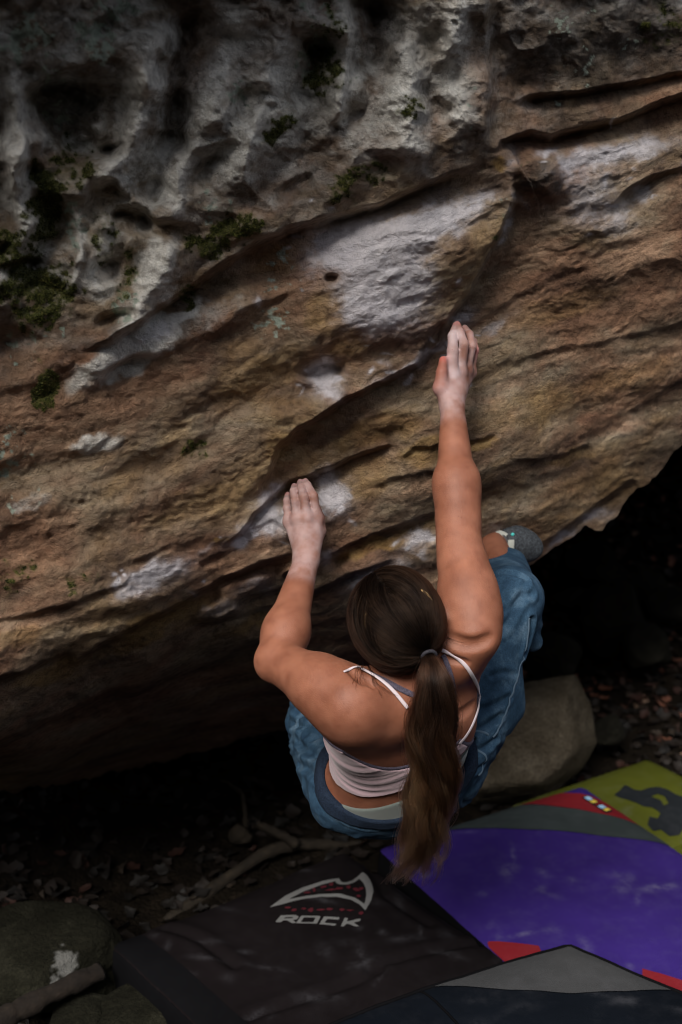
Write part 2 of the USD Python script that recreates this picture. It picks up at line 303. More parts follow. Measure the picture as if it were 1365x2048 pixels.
OCHRE = [(520,760,120,34,-28,.35),(420,1000,160,30,-20,.3),(1100,620,140,30,-14,.3),(1060,820,120,40,-16,.35),(1240,760,120,30,-16,.3),(760,860,100,30,-18,.5),(650,620,44,50,0,.6),(690,700,50,36,-20,.5),(560,520,50,26,-20,.4),(1000,330,20,12,0,.9),(640,975,120,60,-19,.3),(720,960,90,40,-19,.5),(850,900,60,30,-15,.6),(960,890,50,14,-15,.7),(320,1240,110,24,-22,.8),(290,1275,60,14,-20,.8),(520,1240,60,20,-20,.7),(760,1090,120,18,-20,.7),(840,1060,60,14,-15,.7),(1140,915,50,12,-20,.4),(1170,1000,140,60,-30,.3),(560,890,40,26,-40,.5),(960,430,50,50,0,.4),(1200,480,60,20,0,.3),(440,1085,20,10,0,.9),(0,1290,120,20,-18,.4),(90,1350,80,20,-20,.6)]
BLACK = [(1330,700,160,200,0,.3),(1200,860,200,60,-30,.2),(1240,90,280,110,-6,.75),(1120,160,140,40,-6,.6),(760,70,80,90,0,.55),(110,30,200,40,0,.4),(130,190,80,60,0,.6),(620,200,60,70,0,.35),(1075,345,44,46,0,.75),(30,560,90,50,0,.35),(60,690,130,30,-10,.4),(360,130,34,80,0,.45),(900,290,80,40,-25,.3),(560,700,100,50,-30,.35),(600,850,80,40,-30,.3),(1320,1000,200,120,0,.2),(880,160,100,80,0,.3),(660,360,120,40,-20,.4),(1350,260,120,26,-12,.4),(180,1180,120,22,-20,.4),(250,1290,150,16,-26,.5),(100,1440,160,40,-20,.4)]  # black weathering, plus shade painted into hollows, cracks and the darker top
PALE = [(320,540,46,80,22,.8),(240,722,120,40,-28,1.0),(330,650,90,30,-26,.8),(250,250,30,70,12,.6),(290,170,50,46,0,.7),(190,885,60,24,-10,.7),(30,320,36,130,-5,.7),(540,250,80,120,-30,.45),(440,220,30,70,25,.5),(500,120,120,70,-30,.4),(810,150,80,60,-30,.5),(830,70,70,60,0,.5),(690,40,30,60,0,.4),(340,330,50,90,20,.5),(200,560,50,40,0,.5),(690,240,60,60,0,.35),(400,640,120,30,-24,.35),(60,1005,40,20,0,.4),(720,260,70,50,0,.4),(20,140,40,60,0,.4),(80,460,30,100,0,.4),(1240,20,100,60,20,.35)]  # pale lichen crust, plus light painted onto the raised crests
def masks(X, Y):
    q = (n2(X / 34, Y / 34, 31, 4) - .5); q2 = (n2(X / 34, Y / 34, 32, 4) - .5)
    f = n2(X / 7, Y / 7, 33, 3); g = n2(X / 16, Y / 16, 34, 3); b, c = bed(X, Y); st = n2(b / 40, c / 9, 35, 3)
    ch = blob(X, Y, CHALK, q * 44, q2 * 44, True); ch = np.clip(ch * (.35 + .9 * sstep(.15, .65, ch * .8 + (f - .5) * .6 + (st - .5) * .5 + .1)), 0, .80)
    mo = blob(X, Y, MOSS, q * 90, q2 * 90); mo = .9 * sstep(.30, .74, mo * .80 + (g - .5) * 1.0 + (f - .5) * .7 + .1) * (mo > .02)
    li = blob(X, Y, LICH, q * 110, q2 * 110); li = sstep(.44, .62, li * .66 + (g - .5) * 1.5 + (f - .5) * .9 + .02) * (li > .02)
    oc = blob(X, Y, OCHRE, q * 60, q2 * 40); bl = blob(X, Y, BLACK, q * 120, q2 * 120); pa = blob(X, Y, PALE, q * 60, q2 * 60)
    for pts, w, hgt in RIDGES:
        if hgt > 0: pa = np.maximum(pa, .8 * ridge_prof(X + q * 50, Y + q2 * 50, pts, w * .8))  # ridge crests coloured lighter, as if lit, along with their crust
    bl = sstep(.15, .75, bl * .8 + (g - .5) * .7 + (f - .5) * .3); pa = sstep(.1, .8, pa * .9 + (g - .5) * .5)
    up = sstep(130, -200, Y - (690 - .45 * X) + q * 260) * (.55 + .45 * sstep(.35, .6, n2(X / 130, Y / 130, 37, 3)))
    return np.stack([ch, mo, li], -1), np.stack([oc, bl, pa], -1), np.stack([up, st, f], -1)
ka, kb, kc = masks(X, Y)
def full(k):
    e = np.repeat(k[-1:], len(rows), 0) * 0; return np.vstack([np.concatenate([k, e, k[:1]], 0).reshape(-1, 3), np.zeros((2, 3))])
rock_mat = MAT('rock', {
    'a': ('attribute', {'attribute': 'cover'}), 'b': ('attribute', {'attribute': 'stain'}), 'c': ('attribute', {'attribute': 'zone'}),
    'sa': ('separate_color', {}), 'sb': ('separate_color', {}), 'sc': ('separate_color', {}),
    'g': ('geometry', {}), 'map': ('mapping', {'rotation': (0.3, 0.35, 0.0), 'scale': (1.0, 1.0, 1.9)}),
    'n1': ('noise_texture', {'scale': 5.0, 'detail': 8.0, 'roughness': .62, 'distortion': .4}),
    'n2': ('noise_texture', {'scale': 60.0, 'detail': 6.0, 'roughness': .7}),
    'n3': ('noise_texture', {'scale': 240.0, 'detail': 4.0, 'roughness': .75}),
    'n4': ('noise_texture', {'scale': 14.0, 'detail': 6.0, 'roughness': .6}),
    'tan': ('rgb_ramp', {'ramp': [(0.28, (.085, .052, .040)), (.42, (.21, .14, .093)), (.52, (.30, .215, .145)), (.62, (.37, .285, .20)), (.78, (.46, .38, .29))]}),
    'grey': ('rgb_ramp', {'ramp': [(0.28, (.075, .06, .048)), (.42, (.24, .205, .17)), (.54, (.42, .41, .385)), (.66, (.64, .64, .615))]}),
    'ochre': ('rgb_ramp', {'ramp': [(.3, (.17, .085, .025)), (.6, (.38, .24, .085)), (.8, (.46, .34, .16))]}),
    'mossc': ('rgb_ramp', {'ramp': [(.3, (.022, .027, .007)), (.5, (.080, .088, .017)), (.7, (.18, .18, .045))]}),
    'lichc': ('rgb_ramp', {'ramp': [(.3, (.22, .27, .22)), (.7, (.50, .56, .47))]}),
    'chalkc': ('rgb_ramp', {'ramp': [(.3, (.62, .60, .65)), (.7, (.86, .84, .90))]}),
    'm1': ('mix_color', {}), 'm2': ('mix_color', {}), 'm3': ('mix_color', {}), 'm4': ('mix_color', {}), 'm5': ('mix_color', {}), 'm6': ('mix_color', {}), 'm7': ('mix_color', {}),
    'spk': ('rgb_ramp', {'ramp': [(.32, (.5, .47, .45)), (.48, (1, 1, 1)), (.68, (1.32, 1.3, 1.28))]}), 'm8': ('mix_color', {'blend_type': 'multiply', 'fac': .85, 'use_clamp_result': False}), 'n5': ('noise_texture', {'scale': 2.2, 'detail': 5.0, 'roughness': .6, 'distortion': .5}), 'tone': ('rgb_ramp', {'ramp': [(.30, (.70, .61, .58)), (.42, (1.06, .84, .76)), (.54, (.88, .89, .88)), (.64, (1.10, 1.02, .80)), (.76, (1.14, 1.16, 1.15))]}), 'm9': ('mix_color', {'blend_type': 'multiply', 'fac': .9, 'use_clamp_result': False}),
    'w5': ('math', {'math_type': 'multiply', 'value2': .75}), 'w6': ('math', {'math_type': 'multiply', 'value2': .88}),
    'h1': ('math', {'math_type': 'multiply_add', 'value2': .55}), 'h2': ('math', {'math_type': 'multiply_add', 'value2': 1.0}),
    'bp': ('bump', {'strength': 1.0, 'distance': .013}),
    'p': ('principled_bsdf', {'roughness': .9, 'specular_ior_level': .2})},
    [('a.color', 'sa.color'), ('b.color', 'sb.color'), ('c.color', 'sc.color'), ('g.position', 'map.vector'),
     ('map.vector', 'n1.vector'), ('g.position', 'n2.vector'), ('g.position', 'n3.vector'), ('map.vector', 'n4.vector'),
     ('n1.fac', 'tan.fac'), ('n4.fac', 'grey.fac'), ('n4.fac', 'ochre.fac'), ('n2.fac', 'mossc.fac'), ('n2.fac', 'lichc.fac'), ('n2.fac', 'chalkc.fac'),
     ('tan.color', 'm9.a'), ('tone.color', 'm9.b'), ('m9.result', 'm1.a'), ('grey.color', 'm1.b'), ('sc.r', 'm1.fac'),
     ('m1.result', 'm2.a'), ('ochre.color', 'm2.b'), ('sb.r', 'm2.fac'),
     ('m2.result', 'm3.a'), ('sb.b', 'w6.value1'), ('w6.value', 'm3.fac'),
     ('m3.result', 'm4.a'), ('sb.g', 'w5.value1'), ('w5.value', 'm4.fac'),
     ('n2.fac', 'spk.fac'), ('map.vector', 'n5.vector'), ('n5.fac', 'tone.fac'), ('m4.result', 'm8.a'), ('spk.color', 'm8.b'),
     ('m8.result', 'm5.a'), ('lichc.color', 'm5.b'), ('sa.b', 'm5.fac'),
     ('m5.result', 'm6.a'), ('mossc.color', 'm6.b'), ('sa.g', 'm6.fac'),
     ('m6.result', 'm7.a'), ('chalkc.color', 'm7.b'), ('sa.r', 'm7.fac'), ('m7.result', 'p.base_color'),
     ('n3.fac', 'h1.value1'), ('n2.fac', 'h1.value3'), ('h1.value', 'h2.value3'), ('n4.fac', 'h2.value1'), ('h2.value', 'bp.height'), ('bp.normal', 'p.normal')],
    surface='p.BSDF')
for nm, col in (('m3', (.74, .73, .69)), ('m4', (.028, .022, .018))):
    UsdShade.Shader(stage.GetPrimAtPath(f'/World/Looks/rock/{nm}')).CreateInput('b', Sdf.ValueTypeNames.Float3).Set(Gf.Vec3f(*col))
boulder = thing('boulder', 'huge overhanging sandstone boulder, tan and grey with white chalk and moss', 'boulder', (0, 3, 0))
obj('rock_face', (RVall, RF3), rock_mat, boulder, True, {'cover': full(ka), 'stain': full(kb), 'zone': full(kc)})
# moss tufts: small blade clusters rooted where the moss grows (nobody could count them)
mossm = [MAT('moss_' + nm, {'oi': ('object_info', {}), 'r': ('rgb_ramp', {'ramp': [(0, tuple(.55 * x for x in c)), (1, tuple(1.3 * x for x in c))]}), 'p': ('principled_bsdf', {'roughness': .9, 'specular_ior_level': .1})}, [('oi.random', 'r.fac'), ('r.color', 'p.base_color')], surface='p.BSDF') for nm, c in (('green', (.055, .062, .014)), ('olive', (.085, .080, .024)), ('dark', (.024, .028, .009)))]
rm = np.random.RandomState(23); ii = np.argwhere((ka[..., 1] > .6) & (X > -60) & (X < 1420) & (Y > -40)); ii = ii[rm.choice(len(ii), min(6500, len(ii)), replace=False)]
mp = UsdGeom.PointInstancer.Define(stage, '/World/boulder/moss'); tag(mp, kind='stuff'); pr = []
for k in range(3):
    vv, ff = [], []
    for b in range(12):
        a, l, w, t = rm.uniform(0, 6.28), rm.uniform(.5, 1), rm.uniform(.10, .2), rm.uniform(.2, 1.1); d = np.array([math.cos(a) * math.sin(t), math.sin(a) * math.sin(t), math.cos(t)]); sd = np.array([-math.sin(a), math.cos(a), 0]); n0 = len(vv)
        vv += [sd * w, -sd * w, d * l * .6 + sd * w * .8, d * l * .6 - sd * w * .8, d * l - np.array([0, 0, .15])]; ff += [[n0, n0 + 1, n0 + 3], [n0, n0 + 3, n0 + 2], [n0 + 2, n0 + 3, n0 + 4]]
    pr.append(usdkit.mesh(stage, '/World/boulder/moss/tuft' + (f'_{k:03d}' if k else ''), (np.array(vv) * .0042, np.array(ff)), mossm[k], True).GetPath())
mp.CreatePrototypesRel().SetTargets(pr)
q = ALL[ii[:, 0], ii[:, 1]]; e1 = ALL[ii[:, 0], np.minimum(ii[:, 1] + 1, nc - 1)] - q; e2 = ALL[ii[:, 0] + 1, ii[:, 1]] - q; nn = nrm(np.cross(e2, e1)); nn = np.where((nn @ FW)[:, None] > 0, -nn, nn); nn = nrm(nn + np.array([0, 0, .35]))
mp.CreatePositionsAttr(Vt.Vec3fArray.FromNumpy((q - np.array([0, 3, 0]) - nn * .001).astype(np.float32))); mp.CreateProtoIndicesAttr(Vt.IntArray.FromNumpy(rm.choice(3, len(q), p=[.5, .2, .3]).astype(np.int32)))
hz = nrm(nn + np.array([0, 0, 1.0])); sp = rm.uniform(0, 6.28, len(q))          # turn z onto the normal after a spin
qs = []
for h_, s_ in zip(hz, sp):
    w, x_, y_ = h_[2], -h_[1], h_[0]; c_, s2 = math.cos(s_ / 2), math.sin(s_ / 2)
    qs.append(Gf.Quath(float(w * c_), float(x_ * c_ + y_ * s2), float(y_ * c_ - x_ * s2), float(w * s2)))
mp.CreateOrientationsAttr(Vt.QuathArray(qs)); mp.CreateScalesAttr(Vt.Vec3fArray.FromNumpy((np.ones((len(q), 3)) * rm.uniform(.5, 1.3, len(q))[:, None]).astype(np.float32)))
# ------------------------------------------------------------------ the ground
def ground_z(x, y):
    p = np.stack([x, y, x * 0], -1)
    z = .10 * (fbm(p * .9, 4, 3) - .5) + .05 * (fbm(p * 4, 3, 5) - .5) + .012 * (fbm(p * 30, 2, 6) - .5)
    s = np.maximum(0, y - 4.5) * .30 * sstep(.3, 1.6, x)
    b = np.maximum(0, -.6 - y) * .95 + np.maximum(0, np.abs(x) - 3.2) * .9          # unseen banks added behind and beside the camera to block low sky light
    return z - .02 + np.minimum(s, 1.6) + np.minimum(b, 7.5 + 8 * z)
gx = np.r_[-60, -30, np.arange(-20, -3, .8), np.arange(-3, 3.6, .03), np.arange(4, 20, .8), 30, 60]; gy = np.r_[-60, -30, np.arange(-16, 1, .8), np.arange(1, 7.5, .03), 9, 12, 20, 40, 80]
GX, GY = np.meshgrid(gx, gy)
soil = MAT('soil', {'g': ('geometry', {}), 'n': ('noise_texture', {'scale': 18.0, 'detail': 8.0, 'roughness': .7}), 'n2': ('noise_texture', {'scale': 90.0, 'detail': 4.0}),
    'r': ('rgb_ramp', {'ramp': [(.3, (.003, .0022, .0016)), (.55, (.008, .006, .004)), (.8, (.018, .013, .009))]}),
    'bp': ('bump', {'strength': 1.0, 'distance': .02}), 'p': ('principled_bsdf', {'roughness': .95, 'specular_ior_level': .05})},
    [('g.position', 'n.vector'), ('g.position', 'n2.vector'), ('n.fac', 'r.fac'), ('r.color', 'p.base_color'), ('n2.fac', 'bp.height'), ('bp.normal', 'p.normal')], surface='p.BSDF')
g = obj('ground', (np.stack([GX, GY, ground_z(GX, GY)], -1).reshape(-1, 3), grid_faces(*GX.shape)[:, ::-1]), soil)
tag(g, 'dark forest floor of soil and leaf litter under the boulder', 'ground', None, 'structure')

def stone_mat(name, lo, mid, hi, white=None):
    nodes = {'t': ('texture_coordinate', {}), 'n': ('noise_texture', {'scale': 9.0, 'detail': 9.0, 'roughness': .65}), 'n2': ('noise_texture', {'scale': 60.0, 'detail': 5.0, 'roughness': .7}),
        'r': ('rgb_ramp', {'ramp': [(.3, lo), (.52, mid), (.75, hi)]}), 'bp': ('bump', {'strength': 1.0, 'distance': .014}), 'n7': ('noise_texture', {'scale': 130.0, 'detail': 4.0, 'roughness': .75}), 'sp': ('rgb_ramp', {'ramp': [(.32, (.45, .42, .38)), (.5, (1, 1, 1)), (.68, (1.6, 1.55, 1.45))]}), 'mm': ('mix_color', {'blend_type': 'multiply', 'fac': .8, 'use_clamp_result': False}), 'p': ('principled_bsdf', {'roughness': .95, 'specular_ior_level': .06})}
    links = [('t.object', 'n.vector'), ('t.object', 'n2.vector'), ('n.fac', 'r.fac'), ('t.object', 'n7.vector'), ('n7.fac', 'sp.fac'), ('r.color', 'mm.a'), ('sp.color', 'mm.b'), ('mm.result', 'p.base_color'), ('n2.fac', 'bp.height'), ('bp.normal', 'p.normal')]
    if white:
        nodes |= {'a': ('attribute', {'attribute': 'cover'}), 's': ('separate_color', {}), 'm': ('mix_color', {'b': white})}
        links = [l for l in links if l[1] != 'p.base_color'] + [('a.color', 's.color'), ('s.r', 'm.fac'), ('mm.result', 'm.a'), ('m.result', 'p.base_color')]
    return MAT(name, nodes, links, surface='p.BSDF')
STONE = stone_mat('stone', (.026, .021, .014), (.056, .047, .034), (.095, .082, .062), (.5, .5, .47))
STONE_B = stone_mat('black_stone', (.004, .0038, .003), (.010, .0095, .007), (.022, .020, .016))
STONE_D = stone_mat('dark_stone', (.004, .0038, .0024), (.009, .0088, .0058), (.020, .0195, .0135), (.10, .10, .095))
def stone(rad, seed, chop=7, sub=5, rough=.12):
    """A boulder: a sphere with flats broken off and rounded, then weathered."""
    r = np.random.RandomState(seed); m = trimesh.creation.icosphere(sub); v = m.vertices.copy()
    for _ in range(chop):
        n = nrm(r.normal(size=3)); h = r.uniform(.55, .85); d = v @ n; k = np.maximum(d - h, 0)
        v -= n * (k * .74)[:, None]
    v *= 1 + rough * (fbm(v * 1.6 + seed, 4, seed) - .5)[:, None] * 2 + .03 * (fbm(v * 7 + seed, 3, seed)[:, None] - .5)
    v /= np.abs(v).max(0)
    return v * np.asarray(rad), m.faces
def rot_z(v, a): c, s = math.cos(a), math.sin(a); return v @ np.array([[c, s, 0], [-s, c, 0], [0, 0, 1.0]])
def place_stone(label, px, py, d, rad, seed, mat, yaw=0.0, white=None, group=None, **k):
    c = P(px, py, d); v, f = stone(rad, seed, **k); v = rot_z(v, yaw)
    o = thing('stone', label, 'stone', c - np.array([0, 0, rad[2]]), group)
    w = np.zeros((len(v), 3))
    if white is not None:
        qx, qy, _ = pix(v + c)
        for wx, wy, ra, rb in white:
            nn = fbm(np.stack([qx / 14, qy / 14, qx * 0], -1), 3, 9) - .5
            w[:, 0] = np.maximum(w[:, 0], sstep(1.1, .8, np.hypot((qx - wx) / ra, (qy - wy) / rb) + nn * 1.4))
    obj('stone_body', (v + c, f), mat, o, True, {'cover': w}); return o
big = thing('stone', 'large angular olive-grey stone behind the climber beside the purple mat', 'stone', P(1060, 1490, 4.55) - np.array([0, 0, .22]))
ol = [(905, 1450), (1005, 1384), (1085, 1366), (1150, 1357), (1180, 1420), (1194, 1490), (1165, 1542), (1095, 1602), (950, 1616), (900, 1570)]
hp_ = [P(x, y, 4.55) for x, y in ol] + [P(1060 + .8 * (x - 1060), 1490 + .8 * (y - 1490), 4.85) for x, y in ol] + [P(985, 1435, 4.42), P(1130, 1400, 4.45), P(1150, 1500, 4.42), P(1080, 1570, 4.40), P(960, 1580, 4.40)]
hm = trimesh.convex.convex_hull(np.array(hp_))
for _ in range(5): hm = hm.subdivide()
v = np.array(hm.vertices); nb = trimesh.smoothing.filter_laplacian(trimesh.Trimesh(v, hm.faces, process=False), iterations=24); v = np.array(nb.vertices); c = v.mean(0)
v = c + (v - c) * 1.04 * (1 + .07 * (fbm(v * 7, 4, 5) - .5) + .025 * (fbm(v * 30, 3, 6) - .5))[:, None]
obj('stone_body', (v, hm.faces), STONE, big)
place_stone('mossy dark stone with one white lichen patch at the left of the black mat', 82, 1925, 3.60, (.22, .19, .13), 21, STONE_D, -.2, [(128, 1928, 22, 30), (110, 1962, 8, 14)])
BACK = [(1235, 1245, 5.3, (.14, .12, .16), 31, 'dull upright stone in the dark rubble behind the large smooth stone'),
        (1290, 1185, 5.6, (.10, .08, .12), 32, 'small pale slab standing in the dark rubble by the right edge'),
        (1345, 1210, 5.4, (.13, .10, .07), 33, 'flat dark stone at the right edge in the rubble'),
        (1190, 1140, 5.8, (.2, .14, .10), 34, 'wide flat stone under the lip of the boulder'),
        (1110, 1310, 4.9, (.10, .09, .07), 35, 'rounded stone just above the large smooth stone'),
        (1215, 1460, 4.75, (.08, .06, .05), 37, 'small stone between the large smooth stone and the rubble'),
        (1295, 1290, 5.2, (.12, .1, .09), 38, 'blocky dark stone in the middle of the rubble'),
        (1150, 1200, 5.5, (.09, .08, .06), 39, 'small dark stone beside the climber\'s knee'),
        (1340, 1100, 6.2, (.2, .15, .12), 40, 'farthest dark stone at the right edge below the boulder')]
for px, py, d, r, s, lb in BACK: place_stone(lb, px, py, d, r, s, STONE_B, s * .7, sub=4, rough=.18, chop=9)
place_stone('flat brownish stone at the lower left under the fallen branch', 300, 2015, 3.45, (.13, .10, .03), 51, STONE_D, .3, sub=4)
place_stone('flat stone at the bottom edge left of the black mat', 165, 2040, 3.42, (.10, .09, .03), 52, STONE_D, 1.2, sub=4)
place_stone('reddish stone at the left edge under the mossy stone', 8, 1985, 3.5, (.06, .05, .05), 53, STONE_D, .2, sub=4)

BARK = MAT('bark', {'t': ('geometry', {}), 'n': ('noise_texture', {'scale': 26.0, 'detail': 8.0, 'roughness': .7}),
    'r': ('rgb_ramp', {'ramp': [(.3, (.006, .0043, .0027)), (.55, (.019, .014, .009)), (.75, (.044, .033, .021))]}), 'bp': ('bump', {'strength': 1.0, 'distance': .006}),
    'p': ('principled_bsdf', {'roughness': .85, 'specular_ior_level': .25})}, [('t.position', 'n.vector'), ('n.fac', 'r.fac'), ('r.color', 'p.base_color'), ('n.fac', 'bp.height'), ('bp.normal', 'p.normal')], surface='p.BSDF')
def limb(pts, r0, r1, seed, n=60, sides=14):
    q = spline(np.array([P(*p) for p in pts]), n); r = np.linspace(r0, r1, n) * (.8 + .5 * fbm(np.stack([np.arange(n) / 6., np.zeros(n), np.full(n, seed)], -1), 3, seed))
    v, f = tube(q, r, sides); v = v + (fbm(v * 40, 3, seed)[:, None] - .5) * .012; return v, f
br = thing('fallen_branch', 'long grey-brown fallen branch lying behind the black mat', 'branch', P(600, 1690, 4.3))
obj('branch_stem', limb([(330, 1850, 4.02), (420, 1782, 4.12), (490, 1732, 4.2), (560, 1696, 4.28), (640, 1690, 4.36), (720, 1690, 4.42), (800, 1672, 4.48), (900, 1645, 4.55), (1000, 1618, 4.64), (1060, 1602, 4.7)], .019, .012, 3), BARK, br)
obj('side_stub', limb([(592, 1690, 4.28), (560, 1670, 4.26), (530, 1658, 4.24), (515, 1650, 4.23)], .017, .009, 4, 20), BARK, br)
tw = thing('twig', 'thin curved pale twig standing in the dark under the boulder', 'twig', P(490, 1650, 4.35))
obj('twig_stem', limb([(492, 1655, 4.35), (490, 1620, 4.36), (484, 1590, 4.37), (468, 1572, 4.38), (440, 1560, 4.4)], .008, .004, 6, 30, 8), BARK, tw)
DBARK = MAT('dark_bark', {'t': ('geometry', {}), 'n': ('noise_texture', {'scale': 26.0, 'detail': 8.0, 'roughness': .7}), 'r': ('rgb_ramp', {'ramp': [(.3, (.003, .002, .0016)), (.55, (.010, .007, .005)), (.75, (.022, .016, .012))]}), 'bp': ('bump', {'strength': 1.0, 'distance': .006}), 'p': ('principled_bsdf', {'roughness': .9, 'specular_ior_level': .2})}, [('t.position', 'n.vector'), ('n.fac', 'r.fac'), ('r.color', 'p.base_color'), ('n.fac', 'bp.height'), ('bp.normal', 'p.normal')], surface='p.BSDF')
lg = thing('rotten_log', 'dark rotten log at the bottom left corner below the mossy stone', 'log', P(100, 2010, 3.4))
obj('log_stem', limb([(-60, 2075, 3.3), (20, 2030, 3.36), (110, 1985, 3.42), (200, 1945, 3.5)], .026, .024, 8), DBARK, lg)
bk = thing('bark_chunk', 'small broken bark chunk at the foot of the thin twig', 'bark', P(480, 1672, 4.3))
v, f = stone((.04, .03, .03), 61, sub=3, rough=.3); obj('bark_piece', (v + P(480, 1668, 4.3), f), BARK, bk)

# leaf litter: curled leaf meshes scattered over the soil (nobody could count them)
LEAFM = [MAT(f'dead_leaf_{n}', {'t': ('texture_coordinate', {}), 'n': ('noise_texture', {'scale': 3.0, 'detail': 5.0}), 'oi': ('object_info', {}),
    'r': ('rgb_ramp', {'ramp': [(.3, tuple(.5 * x for x in c)), (.7, c)]}), 'p': ('principled_bsdf', {'roughness': .7, 'specular_ior_level': .3})},
    [('t.object', 'n.vector'), ('n.fac', 'r.fac'), ('r.color', 'p.base_color')], surface='p.BSDF') for n, c in (('brown', (.010, .006, .0038)), ('red', (.028, .010, .006)), ('tan', (.024, .016, .010)), ('dark', (.005, .0036, .0026)), ('rust', (.12, .045, .025)), ('pale', (.17, .11, .075)))]
def leaf(seed, L=.055):
    r = np.random.RandomState(seed); n = 7; t = np.linspace(0, 1, n); w = .32 * np.sin(np.pi * t ** .8) * (1 + .2 * r.normal(size=n)); c = r.uniform(-.5, .7)
    v = []
    for k in range(n):
        for s in (-1, -.5, 0, .5, 1): v.append((t[k] - .5, s * w[k], c * (t[k] - .5) ** 2 + .35 * r.uniform(.4, 1) * abs(s) * w[k] + .02 * r.normal()))
    return np.array(v) * L, grid_faces(n, 5)
rl = np.random.RandomState(77)
pi = UsdGeom.PointInstancer.Define(stage, '/World/leaf_litter'); protos = []
for k in range(10):
    v, f = leaf(k); m = usdkit.mesh(stage, f'/World/leaf_litter/leaf_{k + 1:03d}' if k else '/World/leaf_litter/leaf', (v, f), LEAFM[[0, 0, 3, 2, 1, 3, 0, 3, 4, 5][k]], True); protos.append(m.GetPath())
pi.CreatePrototypesRel().SetTargets(protos)
N = 7000; lx, ly = rl.uniform(-2.2, 2.4, N), rl.uniform(2.6, 6.8, N); N2 = 1100; lx = np.r_[lx, rl.uniform(.55, 2.2, N2)]; ly = np.r_[ly, rl.uniform(4.3, 6.4, N2)]; N += N2; lz = ground_z(lx, ly) + rl.uniform(.002, .022, N)
pi.CreatePositionsAttr(Vt.Vec3fArray.FromNumpy(np.stack([lx, ly, lz], -1).astype(np.float32)))
pi.CreateProtoIndicesAttr(Vt.IntArray.FromNumpy(np.r_[rl.choice(8, N - N2, p=[.2, .16, .16, .06, .06, .16, .1, .1]), rl.choice([0, 3, 4, 8, 9], N2, p=[.3, .2, .2, .24, .06])].astype(np.int32)))
ax = nrm(np.stack([rl.normal(0, .35, N), rl.normal(0, .35, N), np.ones(N)], -1)); an = rl.uniform(0, 6.28, N)
pi.CreateOrientationsAttr(Vt.QuathArray([Gf.Quath(float(math.cos(a / 2)), *[float(s) for s in (x * math.sin(a / 2))]) for a, x in zip(an, ax)]))
pi.CreateScalesAttr(Vt.Vec3fArray.FromNumpy((np.ones((N, 3)) * rl.uniform(.5, 1.25, N)[:, None]).astype(np.float32)))
tag(pi, 'brown and reddish dead leaf litter scattered over the forest floor', 'leaf litter', None, 'stuff')
# ------------------------------------------------------------------ crash mats
from scipy.spatial import Delaunay
def fabric(name, col, rough=.85, dust=.35, sheen=.0, dustcol=(.30, .30, .34), scale=1.0, lo=.60):
    return MAT(name, {'g': ('geometry', {}), 'n': ('noise_texture', {'scale': 7.0 * scale, 'detail': 9.0, 'roughness': .72, 'distortion': .6}), 'n2': ('noise_texture', {'scale': 420.0, 'detail': 2.0}), 'n3': ('noise_texture', {'scale': 28.0, 'detail': 6.0, 'roughness': .7}), 'n4': ('noise_texture', {'scale': 2.2, 'detail': 3.0}),
        'd': ('rgb_ramp', {'ramp': [(lo - .12, (0, 0, 0)), (lo + .05, (.25, .25, .25)), (lo + .14, (1, 1, 1))]}), 'w': ('math', {'math_type': 'multiply', 'value2': dust}), 'v': ('rgb_ramp', {'ramp': [(.3, tuple(.72 * c for c in col)), (.7, tuple(1.2 * c for c in col))]}),
        'a': ('math', {'math_type': 'multiply_add', 'value2': .5}), 'a2': ('math', {'math_type': 'multiply', 'value2': .5}),
        'm': ('mix_color', {'b': dustcol}), 'at': ('attribute', {'attribute': 'cover'}), 'sc': ('separate_color', {}), 'm2': ('mix_color', {'b': dustcol}), 'gr': ('rgb_ramp', {'ramp': [(.38, (.15, .15, .15)), (.6, (1, 1, 1))]}), 'gm': ('math', {'math_type': 'multiply'}), 'bp': ('bump', {'strength': .6, 'distance': .002}),
        'p': ('principled_bsdf', {'roughness': rough, 'specular_ior_level': .03, 'sheen_weight': sheen})},
        [('g.position', 'n.vector'), ('g.position', 'n2.vector'), ('g.position', 'n3.vector'), ('g.position', 'n4.vector'), ('n3.fac', 'a2.value1'), ('n.fac', 'a.value1'), ('a2.value', 'a.value3'), ('a.value', 'd.fac'), ('d.color', 'w.value1'), ('w.value', 'm.fac'), ('n4.fac', 'v.fac'), ('v.color', 'm.a'), ('at.color', 'sc.color'), ('sc.r', 'gm.value1'), ('n3.fac', 'gr.fac'), ('gr.color', 'gm.value2'), ('gm.value', 'm2.fac'), ('m.result', 'm2.a'), ('m2.result', 'p.base_color'), ('n2.fac', 'bp.height'), ('bp.normal', 'p.normal')], surface='p.BSDF')
PURPLE, RED, SLATE = fabric('purple_canvas', (.024, .0125, .105), dust=.10), fabric('red_canvas', (.13, .010, .014), dust=.06), fabric('slate_canvas', (.026, .033, .034), dust=.1)
GREEN, INK = fabric('green_canvas', (.048, .054, .007), dust=.05), fabric('dark_print', (.010, .012, .014), dust=.1)
BROWN, BLACKC, NAVY, GREYC = fabric('black_brown_canvas', (.0048, .0037, .0041), dust=.022), fabric('black_nylon', (.003, .003, .0036), .8, dust=.01), fabric('navy_nylon', (.0036, .005, .0078), .8, dust=.04), fabric('grey_carpet', (.042, .043, .045), dust=.10)
PRINT, PRINTR = fabric('white_print', (.105, .105, .105), dust=0), fabric('red_print', (.05, .009, .013), dust=.0)
LBL = [fabric('label_blue', (.25, .42, .60), dust=0), fabric('label_yellow', (.5, .38, .06), dust=0), fabric('label_black', (.012, .012, .014), dust=0)]
